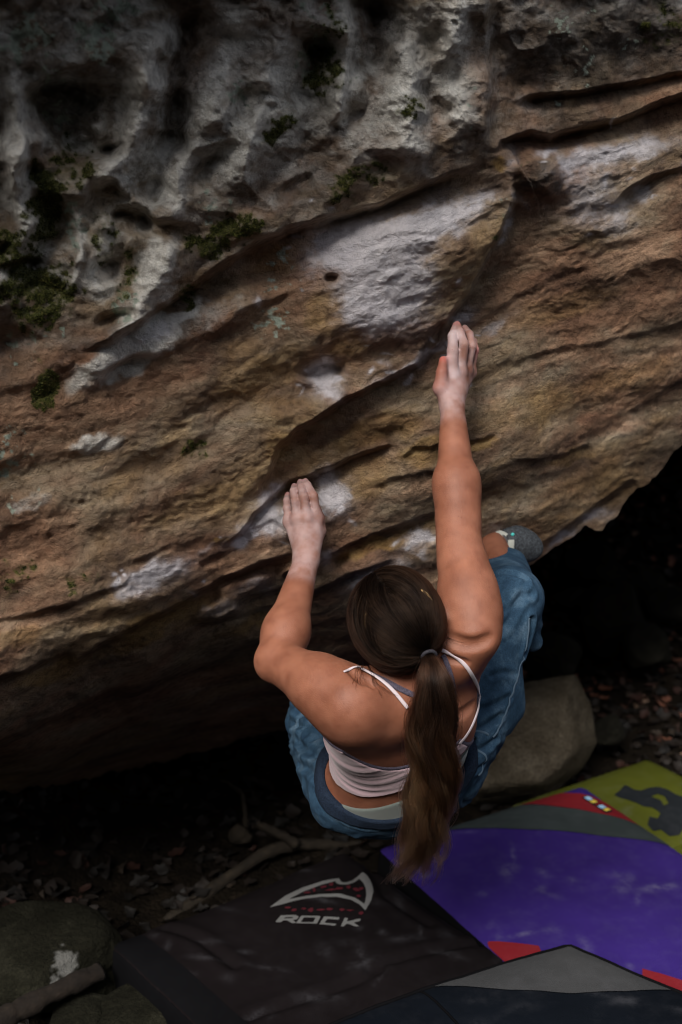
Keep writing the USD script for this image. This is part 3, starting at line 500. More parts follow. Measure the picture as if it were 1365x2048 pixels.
class Mat:
    def __init__(s, name, label, cat, poly_xy, z, thick, base, seed, puff=.012, side=None, soft=.03, sagf=None, scuff=.09, creases=()):
        s.cre = [np.array(c) for c in creases]
        s.scuff = scuff
        s.poly = sg.Polygon(poly_xy).buffer(-.02).buffer(.02, quad_segs=6); s.z, s.th, s.seed, s.puff, s.soft, s.sag = z, thick, seed, puff, soft, sagf
        c = np.array(s.poly.centroid.coords[0]); s.o = thing(name, label, cat, (c[0], c[1], z - thick))
        ring = s.ring(s.poly, .02); s.bd = cKDTree(s.ring(s.poly, .004))
        cv = s.sheet(s.poly, 0, .007); obj('cover', cv, base, s.o, vars={'cover': s.scuffs(cv[0])})
        b = np.array(ring); n = len(b); lev = [0, .012, .3 * thick, .6 * thick, thick - .01, thick]; out = [0, .005, .010, .012, .008, 0]
        nx = nrm(np.roll(b, -1, 0) - np.roll(b, 1, 0)); nx = np.stack([nx[:, 1], -nx[:, 0]], -1)
        if sg.Polygon(b).exterior.is_ccw is False: nx = -nx
        zt = s.h(b); V = []
        for l, q in zip(lev, out):
            V.append(np.column_stack([b + nx * q, zt - l + (.006 * (fbm(np.column_stack([b * 14, np.full(n, l * 30)]), 2, seed) - .5) if 0 < l < thick else 0)]))
        V = np.array(V).reshape(-1, 3); Fq = []
        for k in range(len(lev) - 1):
            for j in range(n): a, d = k * n + j, k * n + (j + 1) % n; Fq.append([a, a + n, d + n, d])
        obj('side_wall', (V, np.array(Fq) if sg.Polygon(b).exterior.is_ccw else np.array(Fq)[:, ::-1]), side or base, s.o, 40)
    def scuffs(s, v):
        r = np.random.RandomState(s.seed + 40); o = np.zeros((len(v), 3)); x0, y0, x1, y1 = s.poly.bounds
        for _ in range(70):
            c = np.array([r.uniform(x0, x1), r.uniform(y0, y1)]); a = r.uniform(0, 3.14); L, W = r.uniform(.008, .05), r.uniform(.005, .02); q = v[:, :2] - c
            u, w = q[:, 0] * math.cos(a) + q[:, 1] * math.sin(a), -q[:, 0] * math.sin(a) + q[:, 1] * math.cos(a)
            o[:, 0] = np.maximum(o[:, 0], r.uniform(.1, .75) * np.exp(-(u / L) ** 2 - (w / W) ** 2))
        return o * s.scuff
    def ring(s, poly, st): L = poly.exterior; return np.array([L.interpolate(d).coords[0][:2] for d in np.arange(0, L.length, st)])
    def h(s, xy):
        d = s.bd.query(xy)[0]; p = np.column_stack([xy, np.zeros(len(xy))])
        z = s.z + s.puff * 2 * (fbm(p * 3.2 + s.seed, 3, s.seed) - .5) + .004 * (fbm(p * 16, 3, s.seed) - .5) - .016 * np.exp(-d / s.soft) + .006 * np.minimum(d / .15, 1)
        for c in s.cre: q = abs(poly_sd(xy[:, 0], xy[:, 1], c)[0]); z = z - .007 * np.exp(-(q / .012) ** 2) + .005 * np.exp(-((q - .03) / .018) ** 2)
        if s.sag is not None: z = z + s.sag(xy)
        return z
    def sheet(s, poly, off, st=.012):
        polys = [poly] if poly.geom_type == 'Polygon' else list(poly.geoms); Vs, Fs, n0 = [], [], 0
        for g in polys:
            pts = [s.ring(sg.Polygon(r), min(st, .008)) for r in [g.exterior, *g.interiors]]; x0, y0, x1, y1 = g.bounds
            gx, gy = np.meshgrid(np.arange(x0, x1, st), np.arange(y0, y1, st)); q = np.column_stack([gx.ravel(), gy.ravel()])
            q = q[shapely.contains_xy(g.buffer(-st * .45), q[:, 0], q[:, 1])]; p = np.vstack(pts + [q]); t = Delaunay(p).simplices
            c = p[t].mean(1); t = t[shapely.contains_xy(g, c[:, 0], c[:, 1])]
            ar = np.cross(np.c_[p[t[:, 1]] - p[t[:, 0]], np.zeros(len(t))], np.c_[p[t[:, 2]] - p[t[:, 0]], np.zeros(len(t))])[:, 2]; t[ar < 0] = t[ar < 0][:, ::-1]; t = t[abs(ar) > 1e-10]
            Vs.append(np.column_stack([p, s.h(p) + off])); Fs.append(t + n0); n0 += len(p)
        return np.vstack(Vs), np.vstack(Fs)
    def panel(s, name, pxs, mat, off=.003, label=None, st=.012, clip=.004):
        g = sg.Polygon(on_plane(*np.array(pxs, float).T, s.z)[:, :2]).buffer(0).intersection(s.poly.buffer(-clip))
        return obj(name, s.sheet(g, off, st), mat, s.o, label=label)
    def stitch(s, name, pxs, mat, r=.0025, off=.003):
        a = on_plane(*np.array(pxs, float).T, s.z)[:, :2]; L = sg.LineString(a); q = np.array([L.interpolate(d).coords[0][:2] for d in np.linspace(0, L.length, 60)])
        return obj(name, tube(np.column_stack([q, s.h(q) + off]), r, 6), mat, s.o)
def xy(pxs, z): return on_plane(*np.array(pxs, float).T, z)[:, :2]
# green mat (lowest), purple mat over it, black mat, navy and grey mat on top in front
q = xy([(1020, 1604), (1296, 1512), (1520, 1622)], .09); q = np.vstack([q, q[2] + q[0] - q[1]])
gm = Mat('green_mat', 'olive green crash mat corner with a dark animal print, behind the purple mat', 'crash mat', q, .09, .08, GREEN, 3, .006)
cat_px = [(1228, 1594), (1240, 1586), (1250, 1574), (1258, 1577), (1268, 1584), (1282, 1586), (1300, 1580), (1318, 1579), (1336, 1584), (1352, 1594), (1372, 1600), (1400, 1622), (1440, 1650), (1420, 1676), (1390, 1672), (1372, 1650), (1360, 1668), (1340, 1672), (1322, 1660), (1308, 1664), (1296, 1652), (1300, 1636), (1316, 1640), (1322, 1630), (1306, 1620), (1288, 1618), (1272, 1610), (1256, 1604), (1240, 1600)]
hole = sg.Polygon(on_plane(*np.array([(1302, 1598), (1316, 1593), (1330, 1598), (1338, 1612), (1328, 1616), (1322, 1606)], float).T, .09)[:, :2])
catp = sg.Polygon(on_plane(*np.array(cat_px, float).T, .09)[:, :2]).buffer(0).difference(hole).intersection(gm.poly.buffer(-.01))
obj('animal_print', gm.sheet(catp, .0025), INK, gm.o)
q = xy([(757, 1690), (1166, 1566)], .13); s_ = xy([(1215, 2105)], .13)[0]; q = np.vstack([q, q[1] + s_ - q[0], s_])
pm = Mat('purple_mat', 'purple crash mat with red and slate stripes and chalk smudges, under the ponytail', 'crash mat', q, .13, .11, PURPLE, 5, .010, side=BLACKC, scuff=.24)
pm.panel('slate_stripe', [(700, 1700), (893, 1656), (1366, 1688), (1700, 1712), (1500, 1640), (1296, 1647), (1028, 1606), (900, 1640)], SLATE, clip=.002)
pm.panel('red_stripe', [(1029, 1605), (1110, 1581), (1200, 1596), (1238, 1607), (1297, 1645), (1296, 1647)], RED, .0035, clip=.002)
pm.panel('red_corner', [(975, 1880), (1078, 1898), (1120, 1990), (1020, 1990)], RED, .003, clip=.002)
pm.panel('red_corner', [(1285, 1945), (1420, 1982), (1420, 2010), (1285, 2010)], RED, .003, clip=.002)
lab = np.array([(1164, 1600), (1177, 1595), (1227, 1626), (1213, 1632)], float)
pm.panel('label_patch', lab, LBL[2], .006, st=.006)
def sub(u0, u1): a, b, c, d = lab; e = .13; pl = lambda u, v: (a + (b - a) * v) + ((d + (c - b - (d - a)) * v) - a) * u; return [pl(u0, e), pl(u0, 1 - e), pl(u1, 1 - e), pl(u1, e)]
for k, (u0, u1) in enumerate([(.05, .24), (.27, .42), (.47, .56), (.60, .78), (.81, .95)]): pm.panel('label_square', sub(u0, u1), [LBL[0], LBL[1], RED, LBL[0], LBL[1]][k], .008, st=.005)
q = xy([(218, 1882), (690, 1696), (1014, 1916)], .17); q = np.vstack([q, q[0] + q[2] - q[1]])
bm = Mat('black_mat', 'black-brown crash mat with a white outlined mountain logo and ROCK lettering', 'crash mat', q, .17, .15, BROWN, 7, .018, side=BLACKC, creases=[xy(c, .17) for c in ([(740, 1944), (870, 1905), (993, 1871)], [(500, 2040), (640, 1992), (760, 1950)], [(330, 1850), (400, 1880), (470, 1940)], [(740, 1730), (770, 1790), (860, 1850)])])
a, b, c, d = q; w = .085; e = nrm(b - a)
g = sg.Polygon([a, a + e * w, d + e * w, d]).intersection(bm.poly.buffer(-.003)); obj('edge_band', bm.sheet(g, .003), BLACKC, bm.o)
# logo, read off in the photograph and laid flat on the mat
Z = lambda L: [(520 + x / 4.875, 1720 + y / 4.875) for x, y in L]
out = Z([(95, 465), (250, 355), (420, 275), (600, 225), (775, 198), (785, 225), (800, 248), (840, 250), (900, 222), (1003, 143), (1040, 168), (1075, 215), (1100, 285), (1108, 350), (1085, 430), (1030, 527), (975, 470), (890, 425), (760, 400), (600, 392), (420, 402), (260, 432)])
inn = Z([(285, 395), (430, 318), (600, 262), (735, 238), (750, 265), (785, 278), (850, 275), (905, 252), (970, 205), (1010, 250), (1035, 310), (1040, 380), (1022, 465), (930, 405), (780, 372), (600, 365), (430, 375)])
wp = lambda L: sg.Polygon(on_plane(*np.array(L, float).T, .17)[:, :2]).buffer(0)
obj('logo_outline', bm.sheet(wp(out).difference(wp(inn)), .0022, .006), PRINT, bm.o); rr = np.random.RandomState(8)
blots = [wp(Z([(x + rx * math.cos(t) * rr.uniform(.5, 1.2), y + ry * math.sin(t) * rr.uniform(.5, 1.2)) for t in np.linspace(0, 6.28, 9)[:-1]])) for x, y, rx, ry in [(460, 335, 40, 14), (530, 310, 24, 26), (620, 290, 40, 16), (700, 275, 28, 30), (780, 320, 50, 14), (700, 330, 60, 10), (870, 300, 30, 20), (940, 320, 40, 24), (985, 310, 30, 22), (960, 390, 30, 16),
    (280, 480, 40, 14), (330, 505, 30, 14), (430, 495, 40, 16), (500, 510, 30, 20), (590, 510, 50, 10), (680, 505, 40, 14), (800, 515, 36, 12), (880, 520, 50, 9), (990, 545, 30, 20)]]
for g in shapely.union_all(blots).geoms: obj('red_mark', bm.sheet(g, .0022, .005), PRINTR, bm.o)
LET = {'R': [[(150, 620), (205, 552), (350, 556), (382, 572), (362, 598), (318, 604), (362, 630), (312, 632), (268, 606), (225, 604), (212, 622)], [(232, 586), (250, 572), (330, 575), (318, 586)]],
       'O': [[(352, 632), (408, 562), (592, 568), (588, 585), (556, 640)], [(398, 622), (432, 580), (545, 584), (520, 626)]],
       'C': [[(580, 645), (628, 572), (780, 580), (768, 600), (660, 594), (630, 632), (748, 636), (734, 656)], None],
       'K': [[(790, 658), (828, 584), (862, 586), (846, 614), (880, 612), (950, 598), (990, 600), (975, 622), (915, 630), (972, 670), (930, 670), (868, 638), (836, 640), (822, 664)], None]}
for ch, (o_, i_) in LET.items():
    g = wp(Z(o_));  g = g.difference(wp(Z(i_))) if i_ else g
    obj('letter', bm.sheet(g, .0022, .005), PRINT, bm.o)
q = xy([(560, 2085), (848, 1966), (1000, 1918), (1140, 1878), (1250, 1926), (1372, 1978), (1520, 2050), (1330, 2200), (800, 2240)], .29)
nm = Mat('navy_mat', 'folded navy crash mat with a grey carpet panel at the bottom right', 'crash mat', q, .29, .14, NAVY, 9, .008, side=BLACKC, sagf=lambda p: 0 * p[:, 0])
nm.panel('carpet_panel', [(868, 1966), (1000, 1925), (1140, 1887), (1235, 1929), (1345, 1977), (1250, 1990), (1150, 1994), (1000, 1982)], GREYC, .004)
nm.stitch('edge_binding', [(640, 2052), (848, 1969), (1000, 1921), (1132, 1883), (1146, 1883), (1250, 1929), (1372, 1981)], BLACKC, .005, .002)
nm.stitch('seam', [(840, 1972), (872, 2005), (905, 2042), (950, 2090)], BLACKC, .003, .001)
# ------------------------------------------------------------------ the climber
# signed-distance modelling: tapered bones blended into one continuous surface, then meshed with surface nets
def basis_cam(v): v = np.asarray(v, float); return v[..., 0:1] * RT + v[..., 1:2] * UP - v[..., 2:3] * FW
class Bone:
    def __init__(s, a, b, ra, rb, flat=None): s.a, s.b, s.ra, s.rb = np.asarray(a, float), np.asarray(b, float), ra, rb; s.d = s.b - s.a; s.l = s.d @ s.d + 1e-12; s.flat = flat
    def __call__(s, p):
        q = p - s.a
        h = np.clip(q @ s.d / s.l, 0, 1)
        w = q - h[..., None] * s.d
        if s.flat is not None:            # elliptical section: squash along an axis
            ax, k = s.flat; w = w + (w @ ax)[..., None] * ax * (k - 1)
        return np.sqrt((w * w).sum(-1)) - (s.ra + (s.rb - s.ra) * h)
class Ell:
    def __init__(s, c, r, R): s.c, s.r, s.R = np.asarray(c, float), np.asarray(r, float), np.asarray(R, float)   # rows of R: the three axes
    def __call__(s, p):
        q = (p - s.c) @ s.R.T
        k0 = np.sqrt(((q / s.r) ** 2).sum(-1)); k1 = np.sqrt(((q / s.r ** 2) ** 2).sum(-1)) + 1e-9
        return k0 * (k0 - 1) / k1
def smin(a, b, k):
    h = np.maximum(k - np.abs(a - b), 0) / k; return np.minimum(a, b) - h * h * k * .25
def smax(a, b, k): return -smin(-a, -b, k)
class Union:
    def __init__(s, items, k=.01): s.items, s.k = items, k       # items: (shape, k) or shape
    def __call__(s, p, near=None):
        d = None
        for it in s.items:
            f, k = it if isinstance(it, tuple) else (it, s.k)
            e = f(p)
            d = e if d is None else smin(d, e, k)
        return d
class Cut:
    """Grooves pressed into a surface."""
    def __init__(s, base, cuts): s.base, s.cuts = base, cuts
    def __call__(s, p):
        d = s.base(p)
        for c, k in s.cuts: d = smax(d, -c(p), k)
        return d
def cull(f, c, R):
    """The same surface, skipping bones that cannot matter within R of c."""
    if isinstance(f, Union):
        ks = [(it if isinstance(it, tuple) else (it, f.k)) for it in f.items]; d = [float(g(c[None])[0]) for g, k in ks]; m = min(d) + 2 * R
        keep = [(cull(g, c, R), k) for (g, k), e in zip(ks, d) if e <= m + k]; return Union(keep, f.k)
    if isinstance(f, Cut): return Cut(cull(f.base, c, R), [(g, k) for g, k in f.cuts if float(g(c[None])[0]) < R + k])
    if hasattr(f, 'culled'): return f.culled(c, R)
    return f
def surface_nets(f, lo, hi, h, n=16, lip=1.6):
    lo = np.asarray(lo, float); nb = np.ceil((np.asarray(hi) - lo) / (h * n)).astype(int)
    B = np.stack(np.meshgrid(*[np.arange(k) for k in nb], indexing='ij'), -1).reshape(-1, 3)
    rad = h * (n + 2) * math.sqrt(3) / 2
    act = B[np.abs(f(lo + (B + .5) * n * h)) < rad * lip]
    o = np.arange(-1, n + 1); G = np.stack(np.meshgrid(o, o, o, indexing='ij'), -1)
    big = nb.astype(np.int64) * n + 4
    key = lambda c: ((c[..., 0] + 2) * big[1] + (c[..., 1] + 2)) * big[2] + (c[..., 2] + 2)
    VK, VP, FK = [], [], []
    corners = np.array([[i, j, k] for i in (0, 1) for j in (0, 1) for k in (0, 1)])
    edges = [(a, b) for a in range(8) for b in range(a + 1, 8) if np.abs(corners[a] - corners[b]).sum() == 1]
    for b in act:
        gi = G + b * n; d = cull(f, lo + (b + .5) * n * h, rad * 1.15)((lo + gi * h).reshape(-1, 3)).reshape(G.shape[:3]); s = d < 0
        if s.all() or not s.any(): continue
        m = n + 1
        cs = np.stack([s[i:i + m, j:j + m, k:k + m] for i, j, k in corners], -1); c = cs.any(-1) & ~cs.all(-1)
        if not c.any(): continue
        idx = np.argwhere(c); dv = np.stack([d[i:i + m, j:j + m, k:k + m][c] for i, j, k in corners], -1); sv = cs[c]
        acc = np.zeros((len(idx), 3)); cnt = np.zeros(len(idx))
        for a, e in edges:
            x = sv[:, a] != sv[:, e]; t = dv[:, a] / (dv[:, a] - dv[:, e] + 1e-30)
            q = corners[a] + t[:, None] * (corners[e] - corners[a]); acc[x] += q[x]; cnt[x] += 1
        gidx = idx - 1 + b * n
        VK.append(key(gidx)); VP.append(lo + (gidx + acc / cnt[:, None]) * h)
        for ax in range(3):
            sl0 = [slice(1, n + 1)] * 3; sl1 = list(sl0); sl1[ax] = slice(2, n + 2)
            if ax >= 0:
                s0 = s[1:n + 1, 1:n + 1, 1:n + 1]
                pad = [slice(1, n + 1)] * 3; pad[ax] = slice(2, n + 2); s1 = s[tuple(pad)]
                if s1.shape != s0.shape:
                    s0 = s0[tuple(slice(0, k) for k in s1.shape)]
                ch = s0 != s1
                if ch.any():
                    e = np.argwhere(ch) + b * n; ins = s0[ch]
                    u, w = [(1, 2), (2, 0), (0, 1)][ax]; U = np.eye(3, dtype=int)[u]; W = np.eye(3, dtype=int)[w]
                    q = np.stack([key(e - U - W), key(e - W), key(e), key(e - U)], -1)
                    q[~ins] = q[~ins][:, ::-1]; FK.append(q)
    return VK, VP, FK
def nets_mesh(f, lo, hi, h, n=16, smooth=1, lip=1.6):
    # blocks overlap by one sample: edges that start on a block's last layer are taken by the block that owns the next sample
    VK, VP, FK = surface_nets(f, lo, hi, h, n, lip)
    k = np.concatenate(VK); p = np.concatenate(VP); u, first = np.unique(k, return_index=True); v = p[first]
    q = np.concatenate(FK); i = np.searchsorted(u, q); i = np.clip(i, 0, len(u) - 1); ok = (u[i] == q).all(1); i = i[ok]
    fc = np.vstack([i[:, [0, 1, 2]], i[:, [0, 2, 3]]])
    m = trimesh.Trimesh(v, fc, process=False)
    if smooth: m.vertices = relax(m.vertices, fc, smooth)
    return np.array(m.vertices), fc
def relax(v, f, it=2, lam=.5):
    from scipy.sparse import coo_matrix
    e = np.vstack([f[:, [0, 1]], f[:, [1, 2]], f[:, [2, 0]]]); e = np.vstack([e, e[:, ::-1]])
    A = coo_matrix((np.ones(len(e)), (e[:, 0], e[:, 1])), shape=(len(v), len(v))).tocsr(); A.data[:] = 1
    dg = np.asarray(A.sum(1)).ravel(); dg[dg == 0] = 1
    for _ in range(it):
        v = v + lam * (A @ v / dg[:, None] - v); v = v - lam * 1.02 * (A @ v / dg[:, None] - v)
    return v
def biggest(v, f):
    from scipy.sparse import coo_matrix; from scipy.sparse.csgraph import connected_components
    _, lb = connected_components(coo_matrix((np.ones(len(f) * 2), (f[:, :2].T.ravel(), f[:, 1:].T.ravel())), shape=(len(v), len(v))), directed=False)
    k = lb == np.bincount(lb).argmax(); f = f[k[f[:, 0]]]; ids = np.cumsum(k) - 1; return v[k], ids[f]
def vnormals(v, f):
    n = np.zeros_like(v); c = np.cross(v[f[:, 1]] - v[f[:, 0]], v[f[:, 2]] - v[f[:, 0]])
    for k in range(3): np.add.at(n, f[:, k], c)
    return nrm(n + 1e-12)

# ---- skeleton: joints as photograph position and distance
J = {k: P(*v) for k, v in dict(
 C7=(808,1378,2.735), NK=(815,1306,2.70), RS=(948,1268,2.70), RSd=(950,1255,2.69), RE=(917,1040,2.82), RW=(905,806,2.93),
 LS=(700,1405,2.67), LE=(556,1322,2.82), LW=(614,1118,2.985),
 CH=(806,1452,2.885), LO=(795,1520,2.975), PV=(786,1560,3.06), RH=(876,1548,3.06), LH=(700,1580,3.08), RK=(1020,1200,3.13), RA=(985,1088,3.43),
 LK=(640,1440,3.44), LA=(725,1490,3.68)).items()}
def rows(x, y): x = nrm(x); y = nrm(y - x * (x @ y)); return np.array([x, y, np.cross(x, y)])
SP = nrm(J['PV'] - J['C7'])                                  # down the spine
LAT = nrm(basis_cam([.985, .14, -.06])); LAT = nrm(LAT - SP * (LAT @ SP))
BACKN = np.cross(SP, LAT); BACKN = BACKN if BACKN @ (-FW) > 0 else -BACKN
HC = P(797, 1236, 2.67)
CROWN = nrm(basis_cam([-.27, .72, .62])); FACE = basis_cam([-.36, .55, -.75]); FACE = nrm(FACE - CROWN * (CROWN @ FACE)); LEFT = np.cross(CROWN, FACE)
HR = np.array([LEFT, FACE, CROWN])
def hp(l, f, c): return HC + l * LEFT + f * FACE + c * CROWN
head = Union([Ell(HC, (.072, .092, .086), HR), (Ell(hp(0, .035, -.05), (.056, .058, .062), HR), .05), (Bone(hp(0, .07, -.085), hp(0, .05, -.095), .022, .03), .03),
  (Bone(hp(0, .094, -.012), hp(0, .112, -.045), .007, .012), .014), (Bone(hp(-.028, .082, .012), hp(.028, .082, .012), .012, .012), .02),
  (Bone(hp(-.016, .092, -.068), hp(.016, .092, -.068), .007, .007), .008), (Bone(hp(-.032, .082, -.008), hp(-.032, .083, -.008), .010, .010), .006), (Bone(hp(.032, .082, -.008), hp(.032, .083, -.008), .010, .010), .006)], .02)
def ear(s): return Union([Ell(hp(s * .074, -.008, -.018), (.008, .018, .030), HR), (Bone(hp(s * .076, -.006, -.042), hp(s * .073, -.004, -.048), .008, .007), .008)], .006)
neck = Union([Bone(hp(0, -.02, -.05), J['NK'], .050, .050), (Bone(J['NK'], J['C7'], .050, .056), .02), (Bone(J['C7'] - LAT * .015 , J['C7'] + SP * .05, .05, .05), .03)], .02)
ARMR = nrm(J['RE'] - J['RS']); ARML = nrm(J['LE'] - J['LS'])
def lerp(a, b, t): return a + (b - a) * t
RE, RS, RW, LE, LS, LW = (J[k] for k in ('RE', 'RS', 'RW', 'LE', 'LS', 'LW'))
upR_ = Union([Bone(RS, lerp(RS, RE, .35), .0535, .0525), (Bone(lerp(RS, RE, .25), RE, .0515, .0385), .03), (Bone(lerp(RS, RE, .3) - RT * .010, lerp(RS, RE, .8) - RT * .006, .033, .024), .03), (Bone(lerp(RS, RE, .15) + RT * .012, lerp(RS, RE, .6) + RT * .008, .038, .026), .03)], .03)
foR_ = Union([Bone(RE - UP * .012 + RT * .003 - FW * .004, lerp(RE, RW, .30) - FW * .002, .0415, .0405), (Bone(lerp(RE, RW, .28), lerp(RE, RW, .95), .0405, .0245), .03), (Bone(lerp(RE, RW, .05) + RT * .006, lerp(RE, RW, .33) + RT * .008, .034, .034), .02)], .03)
armR = Union([upR_, (foR_, .010), (Bone(lerp(RE, RW, .32) - RT * .006, lerp(RS, RE, .62) - RT * .014, .034, .034), .02)], .01)
upL_ = Union([Bone(LS, lerp(LS, LE, .4), .056, .0565), (Bone(lerp(LS, LE, .3), LE, .0565, .042), .03)], .02)
foL_ = Union([Bone(LE, lerp(LE, LW, .28), .0415, .0435), (Bone(lerp(LE, LW, .26), lerp(LE, LW, .95), .0435, .0265), .03)], .02)
armL = Union([upL_, (foL_, .014), (Bone(LE - RT * .010, LE - RT * .010 - UP * .004, .030, .030), .02)], .02)
torso = Union([Ell(J['CH'] + SP * .015, (.128, .098, .165), np.array([LAT, BACKN, SP])),
  (Bone(J['C7'] + SP * .035, lerp(J['C7'], LS, .85) + SP * .03, .052, .056), .06), (Bone(J['C7'] + SP * .035, lerp(J['C7'], RS, .75) + SP * .02, .050, .048), .05),
  (Ell(J['CH'] - LAT * .075 - SP * .06 + BACKN * .042, (.062, .052, .085), np.array([LAT, BACKN, SP])), .06),
  (Ell(P(762, 1424, 2.722), (.070, .046, .058), np.array([LAT, BACKN, SP])), .06),
  (Ell(J['CH'] + LAT * .078 - SP * .045 + BACKN * .038, (.056, .048, .080), np.array([LAT, BACKN, SP])), .05),
  (Bone(LS + SP * .05, J['CH'] - LAT * .088 + SP * .10, .045, .035), .06), (Bone(RS + SP * .045 - LAT * .012, J['CH'] + LAT * .092 + SP * .11, .044, .034), .05),
  (Ell(J['LO'] + SP * .02, (.112, .082, .11), np.array([LAT, BACKN, SP])), .08), (Ell(J['PV'] + SP * .01, (.142, .105, .10), np.array([LAT, BACKN, SP])), .08),
  (Ell(J['CH'] - BACKN * .075 + SP * .03, (.11, .06, .07), np.array([LAT, BACKN, SP])), .05)], .05)
legs = Union([Bone(J['RH'], J['RK'], .080, .054), Bone(J['RK'], J['RA'], .050, .034), Bone(J['LH'], J['LK'], .080, .054), Bone(J['LK'], J['LA'], .050, .034)], .03)
RTOE = P(1058, 1094, 3.47); RHEEL = P(972, 1080, 3.44)
foot = Union([Bone(RHEEL, RTOE, .030, .022)], .02)
LTOE = P(800, 1500, 3.70)
foot2 = Bone(J['LA'], LTOE, .03, .022)

# ---- hands: palm and five separate bent fingers each
def finger(js, rs_):
    return Union([(Bone(a, b, ra, rb), .004) for a, b, ra, rb in zip(js[:-1], js[1:], rs_[:-1], rs_[1:])], .004)
def hand(wr, mcps, chains, thumb, rad, tr, k=.010):
    mid = np.mean(mcps, 0); bones = []
    for m in mcps: bones.append((Bone(lerp(wr, mid, .12) + (m - mid) * .45, m, .0125, .0105), .016))
    for a, b in zip(mcps[:-1], mcps[1:]): bones.append((Bone(a, b, .010, .010), .010))
    palm = Union([(Bone(wr, lerp(wr, mid, .5), .020, .018), .02)] + bones, .016)
    fs = Union([(finger([m] + c, rad[i]), .0015) for i, (m, c) in enumerate(zip(mcps, chains))], .0015)
    return Union([palm, (fs, k), (finger(thumb, tr), .014)], k)
PP = lambda *a: [P(*q) for q in a]
Rm = PP((905,752,2.945), (921,744,2.962), (933,740,2.985), (942,745,3.008))
handR = hand(RW, Rm, [PP((906,702,2.948), (906,672,2.962), (913,650,2.990)), PP((929,689,2.95), (921,664,2.965), (915,648,2.990)), PP((945,692,2.975), (940,668,2.985), (930,655,3.008)), PP((951,700,2.995), (948,682,3.005), (938,672,3.022))],
  PP((900,800,2.935), (882,776,2.925), (884,744,2.925), (887,720,2.935)), [(.0126,.0118,.0100,.0078), (.0112,.0098,.0086,.007)] + [(.010,.0088,.0078,.0066), (.009,.008,.007,.006)], (.017,.0165,.0112,.0085))
Lm = PP((578,1044,3.02), (595,1038,3.005), (614,1035,3.0), (635,1037,3.008))
handL = hand(LW, Lm, [PP((575,1016,3.02), (574,1001,3.035), (576,989,3.06)), PP((591,1003,3.005), (588,982,3.02), (589,972,3.055)), PP((608,994,3.0), (603,974,3.018), (601,964,3.055)), PP((627,992,3.005), (615,970,3.022), (611,962,3.055))],
  PP((625,1092,3.0), (639,1062,3.02), (640,1036,3.05), (634,1015,3.07)), [(.0092,.0088,.0076,.0064), (.0102,.0096,.0083,.0068), (.0106,.0099,.0085,.0070), (.0104,.0097,.0083,.0068)], (.018,.0145,.0108,.0085), .011)

base_sdf = Union([torso, (neck, .035), (head, .02), (ear(1), .004), (ear(-1), .004), (armR, .022), (armL, .045), (handR, .018), (handL, .018), (legs, .03), (foot, .02), (foot2, .02)], .02)
def surf(pxs, f, d0=2.3, d1=3.6):
    """Where the rays through photograph positions first meet the surface f."""
    pxs = np.asarray(pxs, float); o = P(pxs[:, 0], pxs[:, 1], 1.0) - CAM; dirn = nrm(o); t = np.full(len(pxs), d0)
    for _ in range(70):
        d = f(CAM + dirn * t[:, None]); t = np.minimum(t + d * .7, 4.2)
    return CAM + dirn * t[:, None]
def grad(p, f, e=.002):
    return nrm(np.stack([f(p + d) - f(p - d) for d in np.eye(3) * e], -1))
def dense(pxs, n=24): return spline(np.array(pxs, float), n)
def groove(pxs, r, k, n=8, out=.0):
    q = surf(dense(pxs, n), base_sdf); q = q + grad(q, base_sdf) * (r * .25 + out); w = np.sin(np.linspace(.25, np.pi - .25, n)) * r
    return [(Bone(a, b, ra, rb), k) for a, b, ra, rb in zip(q[:-1], q[1:], w[:-1], w[1:])]
body_sdf = Cut(base_sdf, groove([(903,1276),(920,1286),(942,1291),(965,1286),(982,1275)], .0022, .022)
  + groove([(893,1312),(915,1322),(935,1326)], .003, .012) + groove([(908,1435),(930,1425),(950,1405)], .0035, .014)
  + groove([(728,1352),(742,1366),(752,1372)], .003, .012) + groove([(700,1340),(716,1352),(728,1366)], .0035, .014))
class Shell:
    def __init__(s, f, fun): s.f, s.fun = f, fun
    def __call__(s, p): return s.fun(s.f(p), p)
    def culled(s, c, R): return Shell(cull(s.f, c, R), s.fun)
def bounds_of(pts, m): pts = np.array(pts); return pts.min(0) - m, pts.max(0) + m
lo, hi = bounds_of(list(J.values()) + Rm + Lm + [HC, P(907, 640, 3), P(600, 955, 3.1), LTOE, RTOE], .16)
BV, BF = biggest(*nets_mesh(body_sdf, lo, hi, .0027, 12, 1))
def near(p, pts): return cKDTree(np.asarray(pts)).query(p)[0]
def chain_pts(*ps): return np.concatenate([np.linspace(a, b, 12) for a, b in zip(ps[:-1], ps[1:])])
hr = chain_pts(RW, np.mean(Rm, 0), P(912, 650, 2.99)); hl = chain_pts(lerp(LW, LE, .1), LW, np.mean(Lm, 0), P(600, 970, 3.05))
rwd = np.minimum(near(BV, hr), near(BV, hl))
nz = fbm(BV * 60, 3, 41); nz2 = fbm(BV * 12, 3, 42)
chk = sstep(.072, .03, rwd) * sstep(.25, .8, nz * .5 + nz2 * .5 + .10) * .55
chk = np.clip(chk + .35 * sstep(.022, .012, near(BV, chain_pts(P(905, 745, 2.94), P(906, 700, 2.94), P(907, 670, 2.95)))), 0, .85)
tips = np.concatenate([PP((912,646,2.99), (918,646,2.99), (887,715,2.935), (951,700,2.99)), PP((576,990,3.06), (588,972,3.05), (600,966,3.05), (611,964,3.05))])
red = np.clip(sstep(.022, .006, near(BV, tips)) * .9 + .25 * sstep(.03, .01, near(BV, PP((884,740,2.92), (881,775,2.92)))), 0, 1)
tan = np.clip(.5 + 1.3 * (nz2 - .5) + 1.0 * (fbm(BV * 38, 3, 47) - .5), 0, 1)
